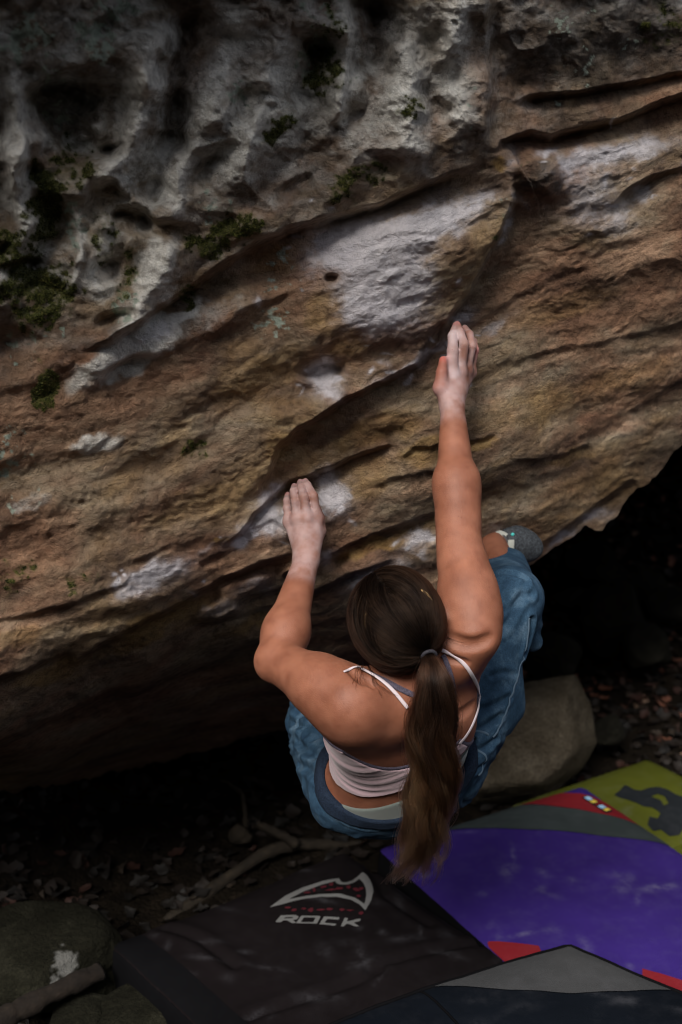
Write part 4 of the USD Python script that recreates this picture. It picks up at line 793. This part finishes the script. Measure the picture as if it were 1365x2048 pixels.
person = thing('person', 'person climbing in white crop top and blue jeans, long brown ponytail, gripping the boulder', 'person', P(790, 1580, 3.05))
skin = MAT('skin', {'a': ('attribute', {'attribute': 'tone'}), 's': ('separate_color', {}), 'g': ('geometry', {}), 'n': ('noise_texture', {'scale': 420.0, 'detail': 3.0}), 'n2': ('noise_texture', {'scale': 40.0, 'detail': 4.0}),
    'r': ('rgb_ramp', {'ramp': [(0, (.140, .050, .027)), (1, (.235, .096, .057))]}), 'm1': ('mix_color', {'b': (.34, .09, .07)}), 'm2': ('mix_color', {'b': (.42, .34, .35)}),
    'sp': ('rgb_ramp', {'ramp': [(.3, (.74, .66, .64)), (.45, (.95, .9, .9)), (.65, (1.06, 1.06, 1.06))]}), 'mm': ('mix_color', {'blend_type': 'multiply', 'fac': .6}),
    'bp': ('bump', {'strength': .5, 'distance': .0015}), 'n6': ('noise_texture', {'scale': 130.0, 'detail': 1.0}), 'fk': ('rgb_ramp', {'ramp': [(.765, (1, 1, 1)), (.81, (.62, .5, .46))]}), 'mf': ('mix_color', {'blend_type': 'multiply', 'fac': .8}),
    'p': ('principled_bsdf', {'roughness': .58, 'specular_ior_level': .30, 'subsurface_weight': .10, 'subsurface_scale': .005, 'subsurface_radius': (1.0, .35, .2)})},
    [('a.color', 's.color'), ('g.position', 'n.vector'), ('g.position', 'n2.vector'), ('s.b', 'r.fac'), ('r.color', 'm1.a'), ('s.g', 'm1.fac'), ('m1.result', 'm2.a'), ('s.r', 'm2.fac'), ('m2.result', 'mm.a'), ('n2.fac', 'sp.fac'), ('sp.color', 'mm.b'),
     ('g.position', 'n6.vector'), ('n6.fac', 'fk.fac'), ('mm.result', 'mf.a'), ('fk.color', 'mf.b'), ('mf.result', 'p.base_color'), ('n.fac', 'bp.height'), ('bp.normal', 'p.normal')], surface='p.BSDF')
obj('body', (BV, BF), skin, person, True, {'tone': np.stack([chk, red, tan], -1)})
# ---- clothes
def sl(p): q = p - J['C7']; return q @ SP, q @ LAT
def fit(pxs, deg=2):
    s, l = sl(surf(pxs, base_sdf)); return np.polyfit(l, s, deg)
TOPL = fit([(656, 1466), (668, 1490), (700, 1518), (740, 1532), (805, 1528), (880, 1506), (922, 1476)]); BOTL = fit([(660, 1530), (680, 1562), (710, 1580), (750, 1590), (805, 1582), (900, 1520)])
SLAT, STOP, SBOT = None, TOPL, BOTL
TP = TOPL
def TOPF(off=0.0): return lambda l: off + np.where(l < .06, np.polyval(TP, l), np.interp(l, [.06, .107, .135, .17], [np.polyval(TP, .06), .104, .15, .17]))
def pv(c, l): return c(l) if callable(c) else np.polyval(c, l)
def band(d, p, t, top, bot, k=.004):
    s, l = sl(p); l = np.clip(l, -.13, .17); a = smax(smax(d - t, torso(p) - .016, k), pv(top, l) - s, k); return smax(a, s - pv(bot, np.clip(l, -.13, .13)), k)
lo, hi = bounds_of([J['CH'], J['LO'], J['C7'] + SP * .3], .2)
def rib(d, p):
    s, l = sl(p); k = np.stack([s * 62 + 3 * np.sin(l * 14), l * 6, s * 0], -1); return band(d, p, .0042 + .0072 * (fbm(k, 2, 3) - .35), TOPF(), BOTL)
cotton = MAT('white_cotton', {'g': ('geometry', {}), 'n': ('noise_texture', {'scale': 300.0, 'detail': 3.0}), 'bp': ('bump', {'strength': .35, 'distance': .001}), 'p': ('principled_bsdf', {'base_color': (.42, .30, .335), 'roughness': .9, 'sheen_weight': .2, 'specular_ior_level': .2})},
    [('g.position', 'n.vector'), ('n.fac', 'bp.height'), ('bp.normal', 'p.normal')], surface='p.BSDF')
strapm = MAT('strap_white', {'p': ('principled_bsdf', {'base_color': (.45, .39, .42), 'roughness': .8, 'sheen_weight': .2, 'specular_ior_level': .2})}, surface='p.BSDF')
navym = MAT('strap_navy', {'g': ('geometry', {}), 'n': ('noise_texture', {'scale': 500.0, 'detail': 2.0}), 'r': ('rgb_ramp', {'ramp': [(.4, (.022, .018, .032)), (.62, (.07, .06, .09))]}), 'p': ('principled_bsdf', {'roughness': .85})}, [('g.position', 'n.vector'), ('n.fac', 'r.fac'), ('r.color', 'p.base_color')], surface='p.BSDF')
grm = MAT('grey_elastic', {'p': ('principled_bsdf', {'base_color': (.085, .10, .093), 'roughness': .85, 'sheen_weight': .2})}, surface='p.BSDF')
def part(name, f, lo, hi, h, mat, sm=1, disp=None, vars=None):
    v, fc = biggest(*nets_mesh(f, lo, hi, h, 12, sm, 1.8))
    if disp is not None: v = v + vnormals(v, fc) * disp(v)[:, None]
    return obj(name, (v, fc), mat, person, True, vars(v) if vars else None)
part('crop_top', Shell(body_sdf, rib), lo, hi, .0030, cotton)
part('bra_edge', Shell(body_sdf, lambda d, p: band(d, p, .0035, TOPF(-.006), TOPF(.01), .002)), lo, hi, .0026, navym)
def strap(name, pxs, w, t, mat, lift=.0025):
    q = surf(dense(pxs, 40), body_sdf); n = grad(q, body_sdf); q = q + n * lift
    q = np.array([np.convolve(np.r_[q[0, k], q[0, k], q[:, k], q[-1, k], q[-1, k]], np.ones(5) / 5, 'valid') for k in range(3)]).T
    return obj(name, tube(q, w, 10, (n, t)), mat, person)
strap('bra_strap', [(722, 1339), (745, 1350), (785, 1370), (832, 1392)], .0055, .0018, navym)
strap('bra_strap', [(884, 1308), (900, 1342), (907, 1380), (906, 1420), (912, 1446)], .0050, .0018, navym)
strap('shoulder_strap', [(688, 1346), (699, 1340), (711, 1336), (722, 1337)], .0024, .0012, strapm)
strap('shoulder_strap', [(722, 1341), (745, 1353), (775, 1373), (800, 1398), (815, 1416)], .0036, .0018, strapm, .0045)
strap('shoulder_strap', [(880, 1299), (905, 1307), (930, 1327), (950, 1362), (957, 1395), (950, 1430), (936, 1462), (915, 1488)], .0038, .0018, strapm, .004)
# jeans: loose shell with an open waist and an open hem
HEM = P(1003, 1146, 3.36); HD = nrm(HEM - J['RK'] + UP * .04)
jb = Union([Ell(J['PV'] + SP * .015, (.146, .100, .110), np.array([LAT, BACKN, SP])), (Bone(J['RH'], lerp(J['RH'], J['RK'], .55), .090, .082), .03), (Bone(lerp(J['RH'], J['RK'], .5), J['RK'], .083, .070), .03),
  (Bone(J['RK'], HEM + (HEM - J['RK']) * .3, .068, .064), .03), (Bone(P(1064, 1188, 3.17), P(1066, 1285, 3.20), .024, .020), .022), (Bone(J['LH'], lerp(J['LH'], J['LK'], .6), .092, .088), .04), (Bone(lerp(J['LH'], J['LK'], .5), J['LK'], .088, .078), .03), (Bone(J['LK'], J['LA'], .076, .07), .03),
  (Bone(J['LO'] + SP * .03, J['PV'], .104, .10), .06), (Bone(P(905, 1520, 3.02), P(975, 1405, 3.10), .075, .075), .05)], .04)
WTOP = fit([(655, 1505), (668, 1560), (700, 1606), (745, 1630), (800, 1635), (900, 1560), (935, 1502)], 2)
UTOP = fit([(690, 1622), (720, 1616), (760, 1606), (810, 1592), (860, 1578)], 1)
def jean(d, p):
    s, l = sl(p); l = np.clip(l, -.15, .15); d = np.maximum(d, -(d + .010))
    q = p - J['PV']; rr = np.linalg.norm(q - (q @ SP)[..., None] * SP, axis=-1); d = smax(d, -np.maximum(s - np.polyval(WTOP, l) - .012, rr - .168), .003)
    hz = (p - HEM) @ HD; return np.where(np.linalg.norm(p - HEM, axis=-1) < .16, smax(d, hz, .003), d)
FOLDS = [([(925, 1468), (960, 1458), (1000, 1432)], .006, .007), ([(930, 1500), (960, 1500), (992, 1478)], .006, .007), ([(925, 1532), (950, 1540), (972, 1530)], .005, .006), ([(960, 1420), (985, 1412), (1018, 1395)], .005, .007), ([(985, 1352), (1010, 1345), (1030, 1350)], .004, .006), ([(1000, 1262), (1022, 1232), (1046, 1196), (1062, 1188)], .006, .008), ([(1004, 1225), (1030, 1205), (1050, 1170)], .004, .007), ([(990, 1150), (1020, 1146), (1052, 1160)], .005, .006), ([(1062, 1240), (1058, 1275), (1048, 1308)], .009, .007), ([(590, 1480), (612, 1500), (640, 1512)], .005, .008), ([(600, 1530), (625, 1545), (650, 1575)], .005, .008), ([(578, 1440), (600, 1452), (625, 1450)], .005, .008), ([(690, 1640), (720, 1652), (750, 1656)], .003, .006)]
FOLDS = [(surf(dense(p, 40), Shell(jb, jean)), a, w) for p, a, w in FOLDS]
def wrinkle(v):
    o = wrinkle0(v)
    for q, a, w in FOLDS:
        d = cKDTree(q).query(v)[0]; o = o - a * np.exp(-(d / w) ** 2) + .7 * a * np.exp(-((d - 1.9 * w) / w) ** 2)
    return o
def wrinkle0(v):
    n1 = fbm(v * np.array([9, 9, 6.]) + 3, 2, 51); r1 = 1 - np.abs(2 * n1 - 1)
    ax = nrm(J['RK'] - J['RH']); t = (v - J['RH']) @ ax; w = fbm(v * 9, 2, 52)
    fold = np.sin(t * 50 + w * 15) ** 2 * sstep(.16, .02, np.abs(t - .04)) * .011
    k = np.linalg.norm(v - J['RK'], axis=-1); kf = np.sin((v @ UP) * 55 + (v @ RT) * 40 + w * 16) * sstep(.11, .05, np.abs(k - .06)) * .005
    n4 = fbm(v * np.array([22, 22, 15.]) + 9, 2, 57); r4 = sstep(.70, 1.0, 1 - np.abs(2 * n4 - 1))
    n5 = fbm(v * np.array([12, 12, 8.]) + 4, 2, 58); r5 = sstep(.78, 1.0, 1 - np.abs(2 * n5 - 1))
    sv, lv = sl(v); near_w = sstep(.02, .09, sv - np.polyval(WTOP, np.clip(lv, -.15, .15)))
    return near_w * (.0035 * r5 + .0018 * r4 - .0015 + .011 * (r1 - .7)) + .002 * (fbm(v * 24, 2, 53) - .5) - (fold - kf) * near_w
lo, hi = bounds_of([J[k] for k in ('PV', 'RH', 'LH', 'RK', 'LK', 'RA', 'LA', 'LO')], .17)
denim = MAT('denim', {'g': ('geometry', {}), 'mp': ('mapping', {'rotation': (.5, .4, .6), 'scale': (1, 1, .3)}), 'n': ('noise_texture', {'scale': 22.0, 'detail': 6.0, 'roughness': .65}), 'n2': ('noise_texture', {'scale': 520.0, 'detail': 3.0, 'roughness': .8}), 'n3': ('noise_texture', {'scale': 120.0, 'detail': 4.0}),
    'r': ('rgb_ramp', {'ramp': [(.3, (.012, .030, .056)), (.5, (.023, .052, .088)), (.62, (.047, .086, .130)), (.78, (.098, .142, .190))]}), 's': ('rgb_ramp', {'ramp': [(.35, (.55, .58, .62)), (.6, (1.15, 1.15, 1.15))]}), 'm': ('mix_color', {'blend_type': 'multiply', 'fac': .8, 'use_clamp_result': False}), 'bp': ('bump', {'strength': .5, 'distance': .0012}),
    'p': ('principled_bsdf', {'roughness': .9, 'specular_ior_level': .12})},
    [('g.position', 'mp.vector'), ('g.position', 'n.vector'), ('mp.vector', 'n2.vector'), ('g.position', 'n3.vector'), ('n.fac', 'r.fac'), ('n2.fac', 's.fac'), ('r.color', 'm.a'), ('s.color', 'm.b'), ('m.result', 'p.base_color'), ('n2.fac', 'bp.height'), ('bp.normal', 'p.normal')], surface='p.BSDF')
denim_d = MAT('dark_denim', {'g': ('geometry', {}), 'n2': ('noise_texture', {'scale': 300.0, 'detail': 3.0, 'roughness': .8}), 'r': ('rgb_ramp', {'ramp': [(.35, (.003, .0055, .012)), (.65, (.013, .022, .040))]}), 'bp': ('bump', {'strength': .5, 'distance': .0012}), 'p': ('principled_bsdf', {'roughness': .9, 'specular_ior_level': .12})},
    [('g.position', 'n2.vector'), ('n2.fac', 'r.fac'), ('r.color', 'p.base_color'), ('n2.fac', 'bp.height'), ('bp.normal', 'p.normal')], surface='p.BSDF')
stitchm = MAT('light_stitching', {'p': ('principled_bsdf', {'base_color': (.060, .100, .145), 'roughness': .9})}, surface='p.BSDF')
jeans_sdf = Shell(jb, jean)
v, fc = biggest(*nets_mesh(jeans_sdf, lo, hi, .0040, 12, 2, 1.8))
vn = vnormals(v, fc); gd = grad(v, jb); v = v + gd * wrinkle(v)[:, None]; vn = gd
jeans = obj('jeans', (v, fc), denim, person)
JT, JN = cKDTree(v), vn; JV = v
def on_jeans(pxs, n=40):
    """Ray hits on the finished (wrinkled) jeans."""
    q = surf(dense(pxs, n), jeans_sdf); i = JT.query(q, 6)[1]; return q + (wrinkle(q) + .0012)[:, None] * nrm(JN[i[:, 0]]), JN[i[:, 0]]
def seam(name, pxs, w=.0026, mat=stitchm, n=40, t=.0010):
    q, nn = on_jeans(pxs, n); return obj(name, tube(q, w, 6, (nn, t)), mat, jeans_prim)
jeans_prim = person
seam('leg_seam', [(985, 1475), (1008, 1430), (1028, 1375), (1043, 1320), (1052, 1270), (1056, 1235)])
seam('pocket_seam', [(915, 1500), (935, 1492), (958, 1500), (972, 1520), (958, 1552)])
seam('pocket_seam', [(930, 1475), (950, 1462), (975, 1470)])
def waist(d, p):
    s, l = sl(p); w = np.polyval(WTOP, np.clip(l, -.15, .15)); q = p - J['PV']; rr = np.linalg.norm(q - (q @ SP)[..., None] * SP, axis=-1)
    return smax(smax(smax(np.maximum(d - .008, -(d + .005)), w - s + .004, .004), s - w - .036, .004), rr - .172, .01)
wb = Shell(jb, waist)
v, fc = biggest(*nets_mesh(wb, lo, hi, .0032, 12, 1, 1.8)); v = v + grad(v, jb) * (.006 * (fbm(v * 18, 3, 61) - .5))[:, None]
obj('waistband', (v, fc), denim_d, person)
WV, WN = v, vnormals(v, fc); WT = cKDTree(WV)
def on_band(name, pxs):
    q = surf(dense(pxs, 40), jeans_sdf); i = WT.query(q)[1]; q = WV[i] + WN[i] * .0008; q = relax_line(q); obj(name, tube(q, .0013, 6, (WN[i], .0010)), stitchm, person)
def relax_line(q):
    for _ in range(6): q[1:-1] = q[1:-1] * .5 + (q[:-2] + q[2:]) * .25
    return q
on_band('band_stitching', [(655, 1512), (668, 1566), (700, 1612), (745, 1637), (800, 1642)])
on_band('band_stitching', [(640, 1555), (655, 1590), (690, 1632), (740, 1656), (800, 1662)])
part('underwear_edge', Shell(body_sdf, lambda d, p: np.where(np.linalg.norm(p - J['PV'], axis=-1) < .3, band(d, p, .004, UTOP, np.polyadd(WTOP, [.03]), .003), .1)), lo, hi, .0030, grm)
# climbing shoe on the right foot
ft = nrm(RTOE - RHEEL); fu = nrm(-FW * .75 - UP * .1 - ft * ((-FW * .75 - UP * .1) @ ft)); fs = np.cross(ft, fu); FRM = np.array([ft, fu, fs]); MID = lerp(RHEEL, RTOE, .5)
shoe_sdf = Union([Bone(lerp(RHEEL, RTOE, .12), lerp(RHEEL, RTOE, .45), .038, .043), (Ell(lerp(RHEEL, RTOE, .72), (.066, .034, .046), FRM), .03), (Bone(lerp(RHEEL, RTOE, .85), RTOE + ft * .012 + fs * .004, .03, .018), .02)], .02)
OPEN = lambda p: .027 - (p - RHEEL) @ ft
rub = MAT('shoe_rubber', {'g': ('geometry', {}), 'n': ('noise_texture', {'scale': 170.0, 'detail': 4.0, 'roughness': .7}), 'r': ('rgb_ramp', {'ramp': [(.40, (.010, .012, .015)), (.52, (.026, .031, .037)), (.66, (.05, .058, .068))]}), 'p': ('principled_bsdf', {'roughness': .75})}, [('g.position', 'n.vector'), ('n.fac', 'r.fac'), ('r.color', 'p.base_color')], surface='p.BSDF')
shd = MAT('shoe_dark', {'p': ('principled_bsdf', {'base_color': (.03, .03, .034), 'roughness': .7})}, surface='p.BSDF'); shw = MAT('shoe_pale', {'p': ('principled_bsdf', {'base_color': (.30, .31, .28), 'roughness': .8})}, surface='p.BSDF'); teal = MAT('shoe_teal', {'p': ('principled_bsdf', {'base_color': (.05, .40, .38), 'roughness': .6})}, surface='p.BSDF')
lo, hi = bounds_of([RHEEL, RTOE], .1)
v, fc = biggest(*nets_mesh(Shell(shoe_sdf, lambda d, p: smax(d, OPEN(p), .004)), lo, hi, .003, 12, 1, 1.8))
shoe = obj('shoe', (v, fc), rub, person)
def on_shoe(name, pxs, w, mat, t=.003):
    q = surf(dense(pxs, 16), shoe_sdf, 2.9); n = grad(q, shoe_sdf); o = obj(name, (tube(q + n * .001, w, 8, (n, t))), mat, person)
on_shoe('shoe_strap', [(986, 1063), (1000, 1072), (1006, 1086), (1004, 1104)], .0075, shw)
on_shoe('shoe_strap', [(990, 1064), (1004, 1066), (1014, 1072)], .006, shw)
on_shoe('shoe_strap', [(1022, 1080), (1022, 1092), (1020, 1103)], .0095, shw)
on_shoe('shoe_strap', [(1008, 1068), (1013, 1084), (1010, 1102)], .006, shd, .0025)
on_shoe('shoe_strap', [(1006, 1108), (1018, 1112), (1032, 1114)], .007, shd, .0025)
for a in [(1026, 1069), (1032, 1110)]:
    q = surf([a], shoe_sdf, 2.9); m = trimesh.creation.icosphere(2, .0045); obj('shoe_rivet', (m.vertices + q[0], m.faces), teal, person)
gold = MAT('gold_metal', {'p': ('principled_bsdf', {'base_color': (.42, .29, .14), 'metallic': 1.0, 'roughness': .5})}, surface='p.BSDF')
lobe = surf([(741, 1322)], body_sdf)[0]; th = np.linspace(0, 2 * np.pi, 30); ex = nrm(basis_cam([.95, -.25, .2])); ez = -UP
obj('earring', tube(lobe + (ez * .010)[None] + np.cos(th)[:, None] * ez * -.0105 + np.sin(th)[:, None] * ex * .0105 + (-FW * .004)[None], .0009, 6), gold, person)
# ---- hair
T = HC + .106 * nrm((P(855, 1304, 2.60) - HC)); NH = nrm(CROWN * .75 - FACE * .66)
hair_mat, hair_dark, hair_light = [MAT('brown_hair' + nm, {'g': ('geometry', {}), 'x': ('separate_xyz', {}), 'm': ('map_range', {'from_min': float(T[2]), 'from_max': float(T[2]) - .46, 'clamp': True}), 'n': ('noise_texture', {'scale': 55.0, 'detail': 3.0}), 'mp': ('mapping', {'scale': (1, 1, .12)}), 'ad': ('math', {'math_type': 'multiply_add', 'value2': .45}), 'sb': ('math', {'math_type': 'subtract', 'value2': .2}),
    'r': ('rgb_ramp', {'ramp': [(0, tuple(k_ * x for x in (.016, .007, .004))), (.3, tuple(k_ * x for x in (.040, .016, .0075))), (.62, tuple(k_ * x for x in (.13, .050, .020))), (1, tuple(k_ * x for x in (.22, .098, .052)))]}), 'p': ('principled_hair_bsdf', {'roughness': .24, 'radial_roughness': .4, 'R': .22})},
    [('g.position', 'x.vector'), ('x.z', 'm.value'), ('g.position', 'mp.vector'), ('mp.vector', 'n.vector'), ('n.fac', 'ad.value1'), ('m.result', 'ad.value3'), ('ad.value', 'sb.value1'), ('sb.value', 'r.fac'), ('r.color', 'p.color')], surface='p.BSDF') for nm, k_ in (('', .9), ('_dark', .4), ('_light', 2.2))]
scalp_mat, scalp_mat2 = [MAT(nm, {'g': ('geometry', {}), 'n': ('noise_texture', {'scale': 40.0, 'detail': 2.0}), 'r': ('rgb_ramp', {'ramp': [(.3, lo_), (.7, hi_)]}), 'p': ('principled_hair_bsdf', {'roughness': .30, 'radial_roughness': .4, 'R': R_})}, [('g.position', 'n.vector'), ('n.fac', 'r.fac'), ('r.color', 'p.color')], surface='p.BSDF')
  for nm, lo_, hi_, R_ in (('scalp_hair_dark', (0.0025, .0014, .001), (.005, .0028, .0018), .05), ('scalp_hair_brown', (.006, .0032, .002), (.015, .008, .0048), .10))]
capm = MAT('hair_base', {'p': ('principled_bsdf', {'base_color': (.006, .004, .003), 'roughness': .9, 'specular_ior_level': .05})}, surface='p.BSDF')
lo, hi = bounds_of([HC], .14)
part('hair_cap', Shell(Ell(HC, (.079, .099, .093), HR), lambda d, p: smax(d, -((p - HC) @ NH) - .022, .006)), lo, hi, .004, capm)
def curves(name, pts, w, mat, parent):
    """pts (n, m, 3); w (m,) or (n, m)."""
    t = np.array(UsdGeom.XformCache().GetLocalToWorldTransform(prim_of(parent)).ExtractTranslation()); n, m = pts.shape[:2]
    c = UsdGeom.BasisCurves.Define(stage, numbered(str(prim_of(parent).GetPath()) + '/' + name)); c.CreateTypeAttr('cubic'); c.CreateBasisAttr('catmullRom'); c.CreateWrapAttr('pinned')
    c.CreateCurveVertexCountsAttr(Vt.IntArray.FromNumpy(np.full(n, m, np.int32))); c.CreatePointsAttr(Vt.Vec3fArray.FromNumpy((pts - t).reshape(-1, 3).astype(np.float32)))
    c.CreateWidthsAttr(Vt.FloatArray.FromNumpy(np.broadcast_to(w, (n, m)).astype(np.float32).ravel().copy())); c.SetWidthsInterpolation('vertex'); UsdShade.MaterialBindingAPI.Apply(c.GetPrim()).Bind(mat); return c
rh = np.random.RandomState(11)
def tohead(p): return (p - HC) @ HR.T
Tn = tohead(T); RADS = np.array([.080, .100, .094]); Tu = nrm(Tn / RADS)
N, m = 12000, 14
u = nrm(rh.normal(size=(N * 4, 3))); pos = u * RADS @ HR; u = u[(pos @ NH > -.024)][:N]
us = nrm(rh.normal(size=(9000, 3)) * np.array([.25, .35, .35]) + np.array([.72, .55, .25])); us = us[(us[:, 0] > .2)][:1800]   # locks falling over the left side
def strands(u, k_mid, drop, lf):
    n = len(u); side = np.where(u[:, 0] + rh.normal(size=n) * .02 > .06, 1, -1)          # parted a little off the middle
    part_w = sstep(.5, .0, np.abs(u[:, 0])) * sstep(.25, .85, u[:, 2] * .6 + u[:, 1] * .8)
    mid = nrm(u * .55 + Tu * .5 + np.stack([side * .55 * part_w, part_w * .1, part_w * .12], -1) + drop)
    t = np.linspace(0, 1, m)[None, :, None]; path = nrm((1 - t) ** 2 * u[:, None] + 2 * t * (1 - t) * mid[:, None] + t * t * Tu[None, None])
    cl = noise(np.stack([u[:, 0] * 16, u[:, 1] * 16, u[:, 2] * 16], -1), 5)
    lift = .0015 + (.0015 + .0045 * cl[:, None, None]) * np.sin(np.pi * np.clip(t * 1.1, 0, 1)) * rh.uniform(.5, 1.1, (n, 1, 1)) + .005 * t ** 2 * rh.uniform(0, 1, (n, 1, 1)) + lf * np.sin(np.pi * t)
    nzv = (rh.normal(size=(n, 1, 3)) * .008 * np.sin(np.pi * t)); clump = (np.stack([noise(u * 14, k) for k in (1, 2, 3)], -1) - .5)[:, None] * .07 * np.sin(np.pi * t)
    path = nrm(path + nzv + clump); q = HC + (path * (RADS + lift)) @ HR
    return q + (T - q) * (t ** 8), cl + rh.normal(size=n) * .12
qa, ca = strands(u, 0, np.zeros(3), 0); qb, cb = strands(us, 0, np.array([.75, -.05, -.62]), .010); q = np.concatenate([qa, qb]); cc = np.r_[ca, cb]
curves('scalp_hair', q[cc < .58], np.linspace(.0009, .0007, m), scalp_mat, person); curves('scalp_hair', q[cc >= .58], np.linspace(.0009, .0007, m), scalp_mat2, person)
# hair tie
a = nrm(P(866, 1332, 2.572) - T); e1 = nrm(np.cross(a, RT)); e2 = np.cross(a, e1); th = np.linspace(0, 2 * np.pi, 28)
tiem = MAT('black_elastic', {'p': ('principled_bsdf', {'base_color': (.008, .007, .012), 'roughness': .8})}, surface='p.BSDF')
obj('hair_tie', tube(T + a * .008 + np.cos(th)[:, None] * e1 * .0115 + np.sin(th)[:, None] * e2 * 0.0125, .0035, 8), tiem, person)
# ponytail: clumps that wave, part and taper
G0 = np.array([T - a * .012, T + a * .012, P(867, 1345, 2.572), P(869, 1400, 2.580), P(866, 1480, 2.605), P(866, 1560, 2.632), P(858, 1625, 2.655), P(850, 1685, 2.675), P(838, 1755, 2.70)])
guide = lambda n: spline(G0, n)
m = 30; g = guide(m); tt = np.linspace(0, 1, m); half = np.interp(tt, [0, .06, .12, .22, .4, .6, .75, .9, 1], [.005, .006, .012, .025, .034, .036, .034, .031, .022])
pts, K, S = [], 120, 85
for k in range(K):
    r, th = math.sqrt(rh.rand()), rh.uniform(0, 6.28); ox, oz = r * math.cos(th), r * math.sin(th)
    amp, lam, ph = rh.uniform(.008, .015), rh.uniform(.15, .20), 2.4 * ox + 1.8 * oz + rh.uniform(-1.1, 1.1); L = rh.uniform(.82, 1.06) if rh.rand() < .8 else rh.uniform(.66, .82); wl = rh.uniform(-.055, .028)
    ts = tt * L; gs = np.stack([np.interp(ts, tt, g[:, j]) for j in range(3)], -1)
    if L > 1: gs = gs + np.maximum(ts - 1, 0)[:, None] * (g[-1] - g[-4]) * 8
    hf = np.interp(ts, tt, half); d = ts * .52
    wav = amp * sstep(.1, .5, ts) * np.sin(2 * np.pi * d / lam + ph + ox * 1.2); wav2 = amp * .7 * sstep(.1, .5, ts) * np.cos(2 * np.pi * d / (lam * 1.1) + ph * 1.7)
    c = gs + RT * (ox * hf + wav + wl * sstep(.75, 1.05, ts))[:, None] - FW * (oz * hf * .62 + wav2)[:, None]
    so = rh.normal(size=(S, 2)) * np.array([.0052, .0046]); spread = np.interp(ts, [0, .1, .3, .8, 1], [.35, .5, 1.15, 1.1, .7])
    q = c[None] + RT * (so[:, 0:1] * spread)[..., None] - FW * (so[:, 1:2] * spread)[..., None]
    q = q + (rh.normal(size=(S, 1, 3)) * .0012) * (tt ** 2)[None, :, None]
    fl = rh.uniform(.74, 1.0, S) ** .7; ii = tt[None] * fl[:, None] * (m - 1); i0 = np.minimum(ii.astype(int), m - 2); fr_ = (ii - i0)[..., None]; sx = np.arange(S)[:, None]; q = q[sx, i0] * (1 - fr_) + q[sx, i0 + 1] * fr_
    pts.append(q)
pw = np.interp(tt, [0, .7, 1], [.00065, .0006, .00025])
for sel, mt in ((lambda k: k % 10 < 5, hair_mat), (lambda k: 5 <= k % 10 < 8, hair_dark), (lambda k: k % 10 >= 8, hair_light)): curves('ponytail', np.concatenate([q for k, q in enumerate(pts) if sel(k)]), pw, mt, person)
fly = []
for k in range(260):
    q = pts[rh.randint(K)][rh.randint(S)].copy(); wv = rh.normal(size=(4, 3)) * np.array([.010, .006, .006]); w = np.stack([np.interp(tt, [0, .3, .6, 1], np.r_[0, wv[1:, j]]) for j in range(3)], -1); fly.append(q + w)
curves('flyaway_hair', np.array(fly), np.interp(tt, [0, .7, 1], [.0005, .0004, .00025]), hair_mat, person)
fq = strands(u[rh.choice(len(u), 160)], 0, np.zeros(3), 0)[0]; out_ = nrm(fq - HC); fq = fq + out_ * (rh.uniform(.001, .007, (160, 1, 1)) * np.sin(np.linspace(0, np.pi, fq.shape[1]))[None, :, None])
curves('flyaway_hair', fq, np.linspace(.0004, .0003, fq.shape[1]), scalp_mat2, person)
# loose wisps on the neck and shoulder
wp_ = []
for pxs in ([(722, 1305), (716, 1330), (712, 1352), (706, 1372)], [(735, 1330), (742, 1352), (752, 1372), (764, 1392)], [(890, 1262), (895, 1275), (905, 1283), (922, 1288)], [(880, 1290), (893, 1298), (903, 1304), (915, 1306)], [(725, 1310), (724, 1335), (722, 1355), (722, 1368)], [(742, 1345), (752, 1368), (770, 1385), (785, 1392)]):
    q = surf(dense(pxs, 12), body_sdf); q = q + grad(q, body_sdf) * .004
    for _ in range(5): wp_.append(q + rh.normal(size=(1, 3)) * .0015 + rh.normal(size=(1, 3)) * .004 * np.linspace(0, 1, 12)[:, None])
curves('loose_hair', np.array(wp_), np.linspace(.0006, .0003, 12), scalp_mat, person)
def clip(pxs):
    q = P(*np.array(pxs, float).T, 2.6); d = nrm(q - HC); hd = tohead(HC + d); s = 1 / np.linalg.norm(hd / (RADS + .006), axis=-1); obj('hair_clip', tube(spline(HC + d * s[:, None], 20), .0010, 6), gold, person)
clip([(846, 1176), (850, 1184), (862, 1190), (872, 1198)]); clip([(846, 1176), (856, 1178), (866, 1186), (872, 1198)]); clip([(734, 1228), (729, 1238), (726, 1252), (727, 1262)])
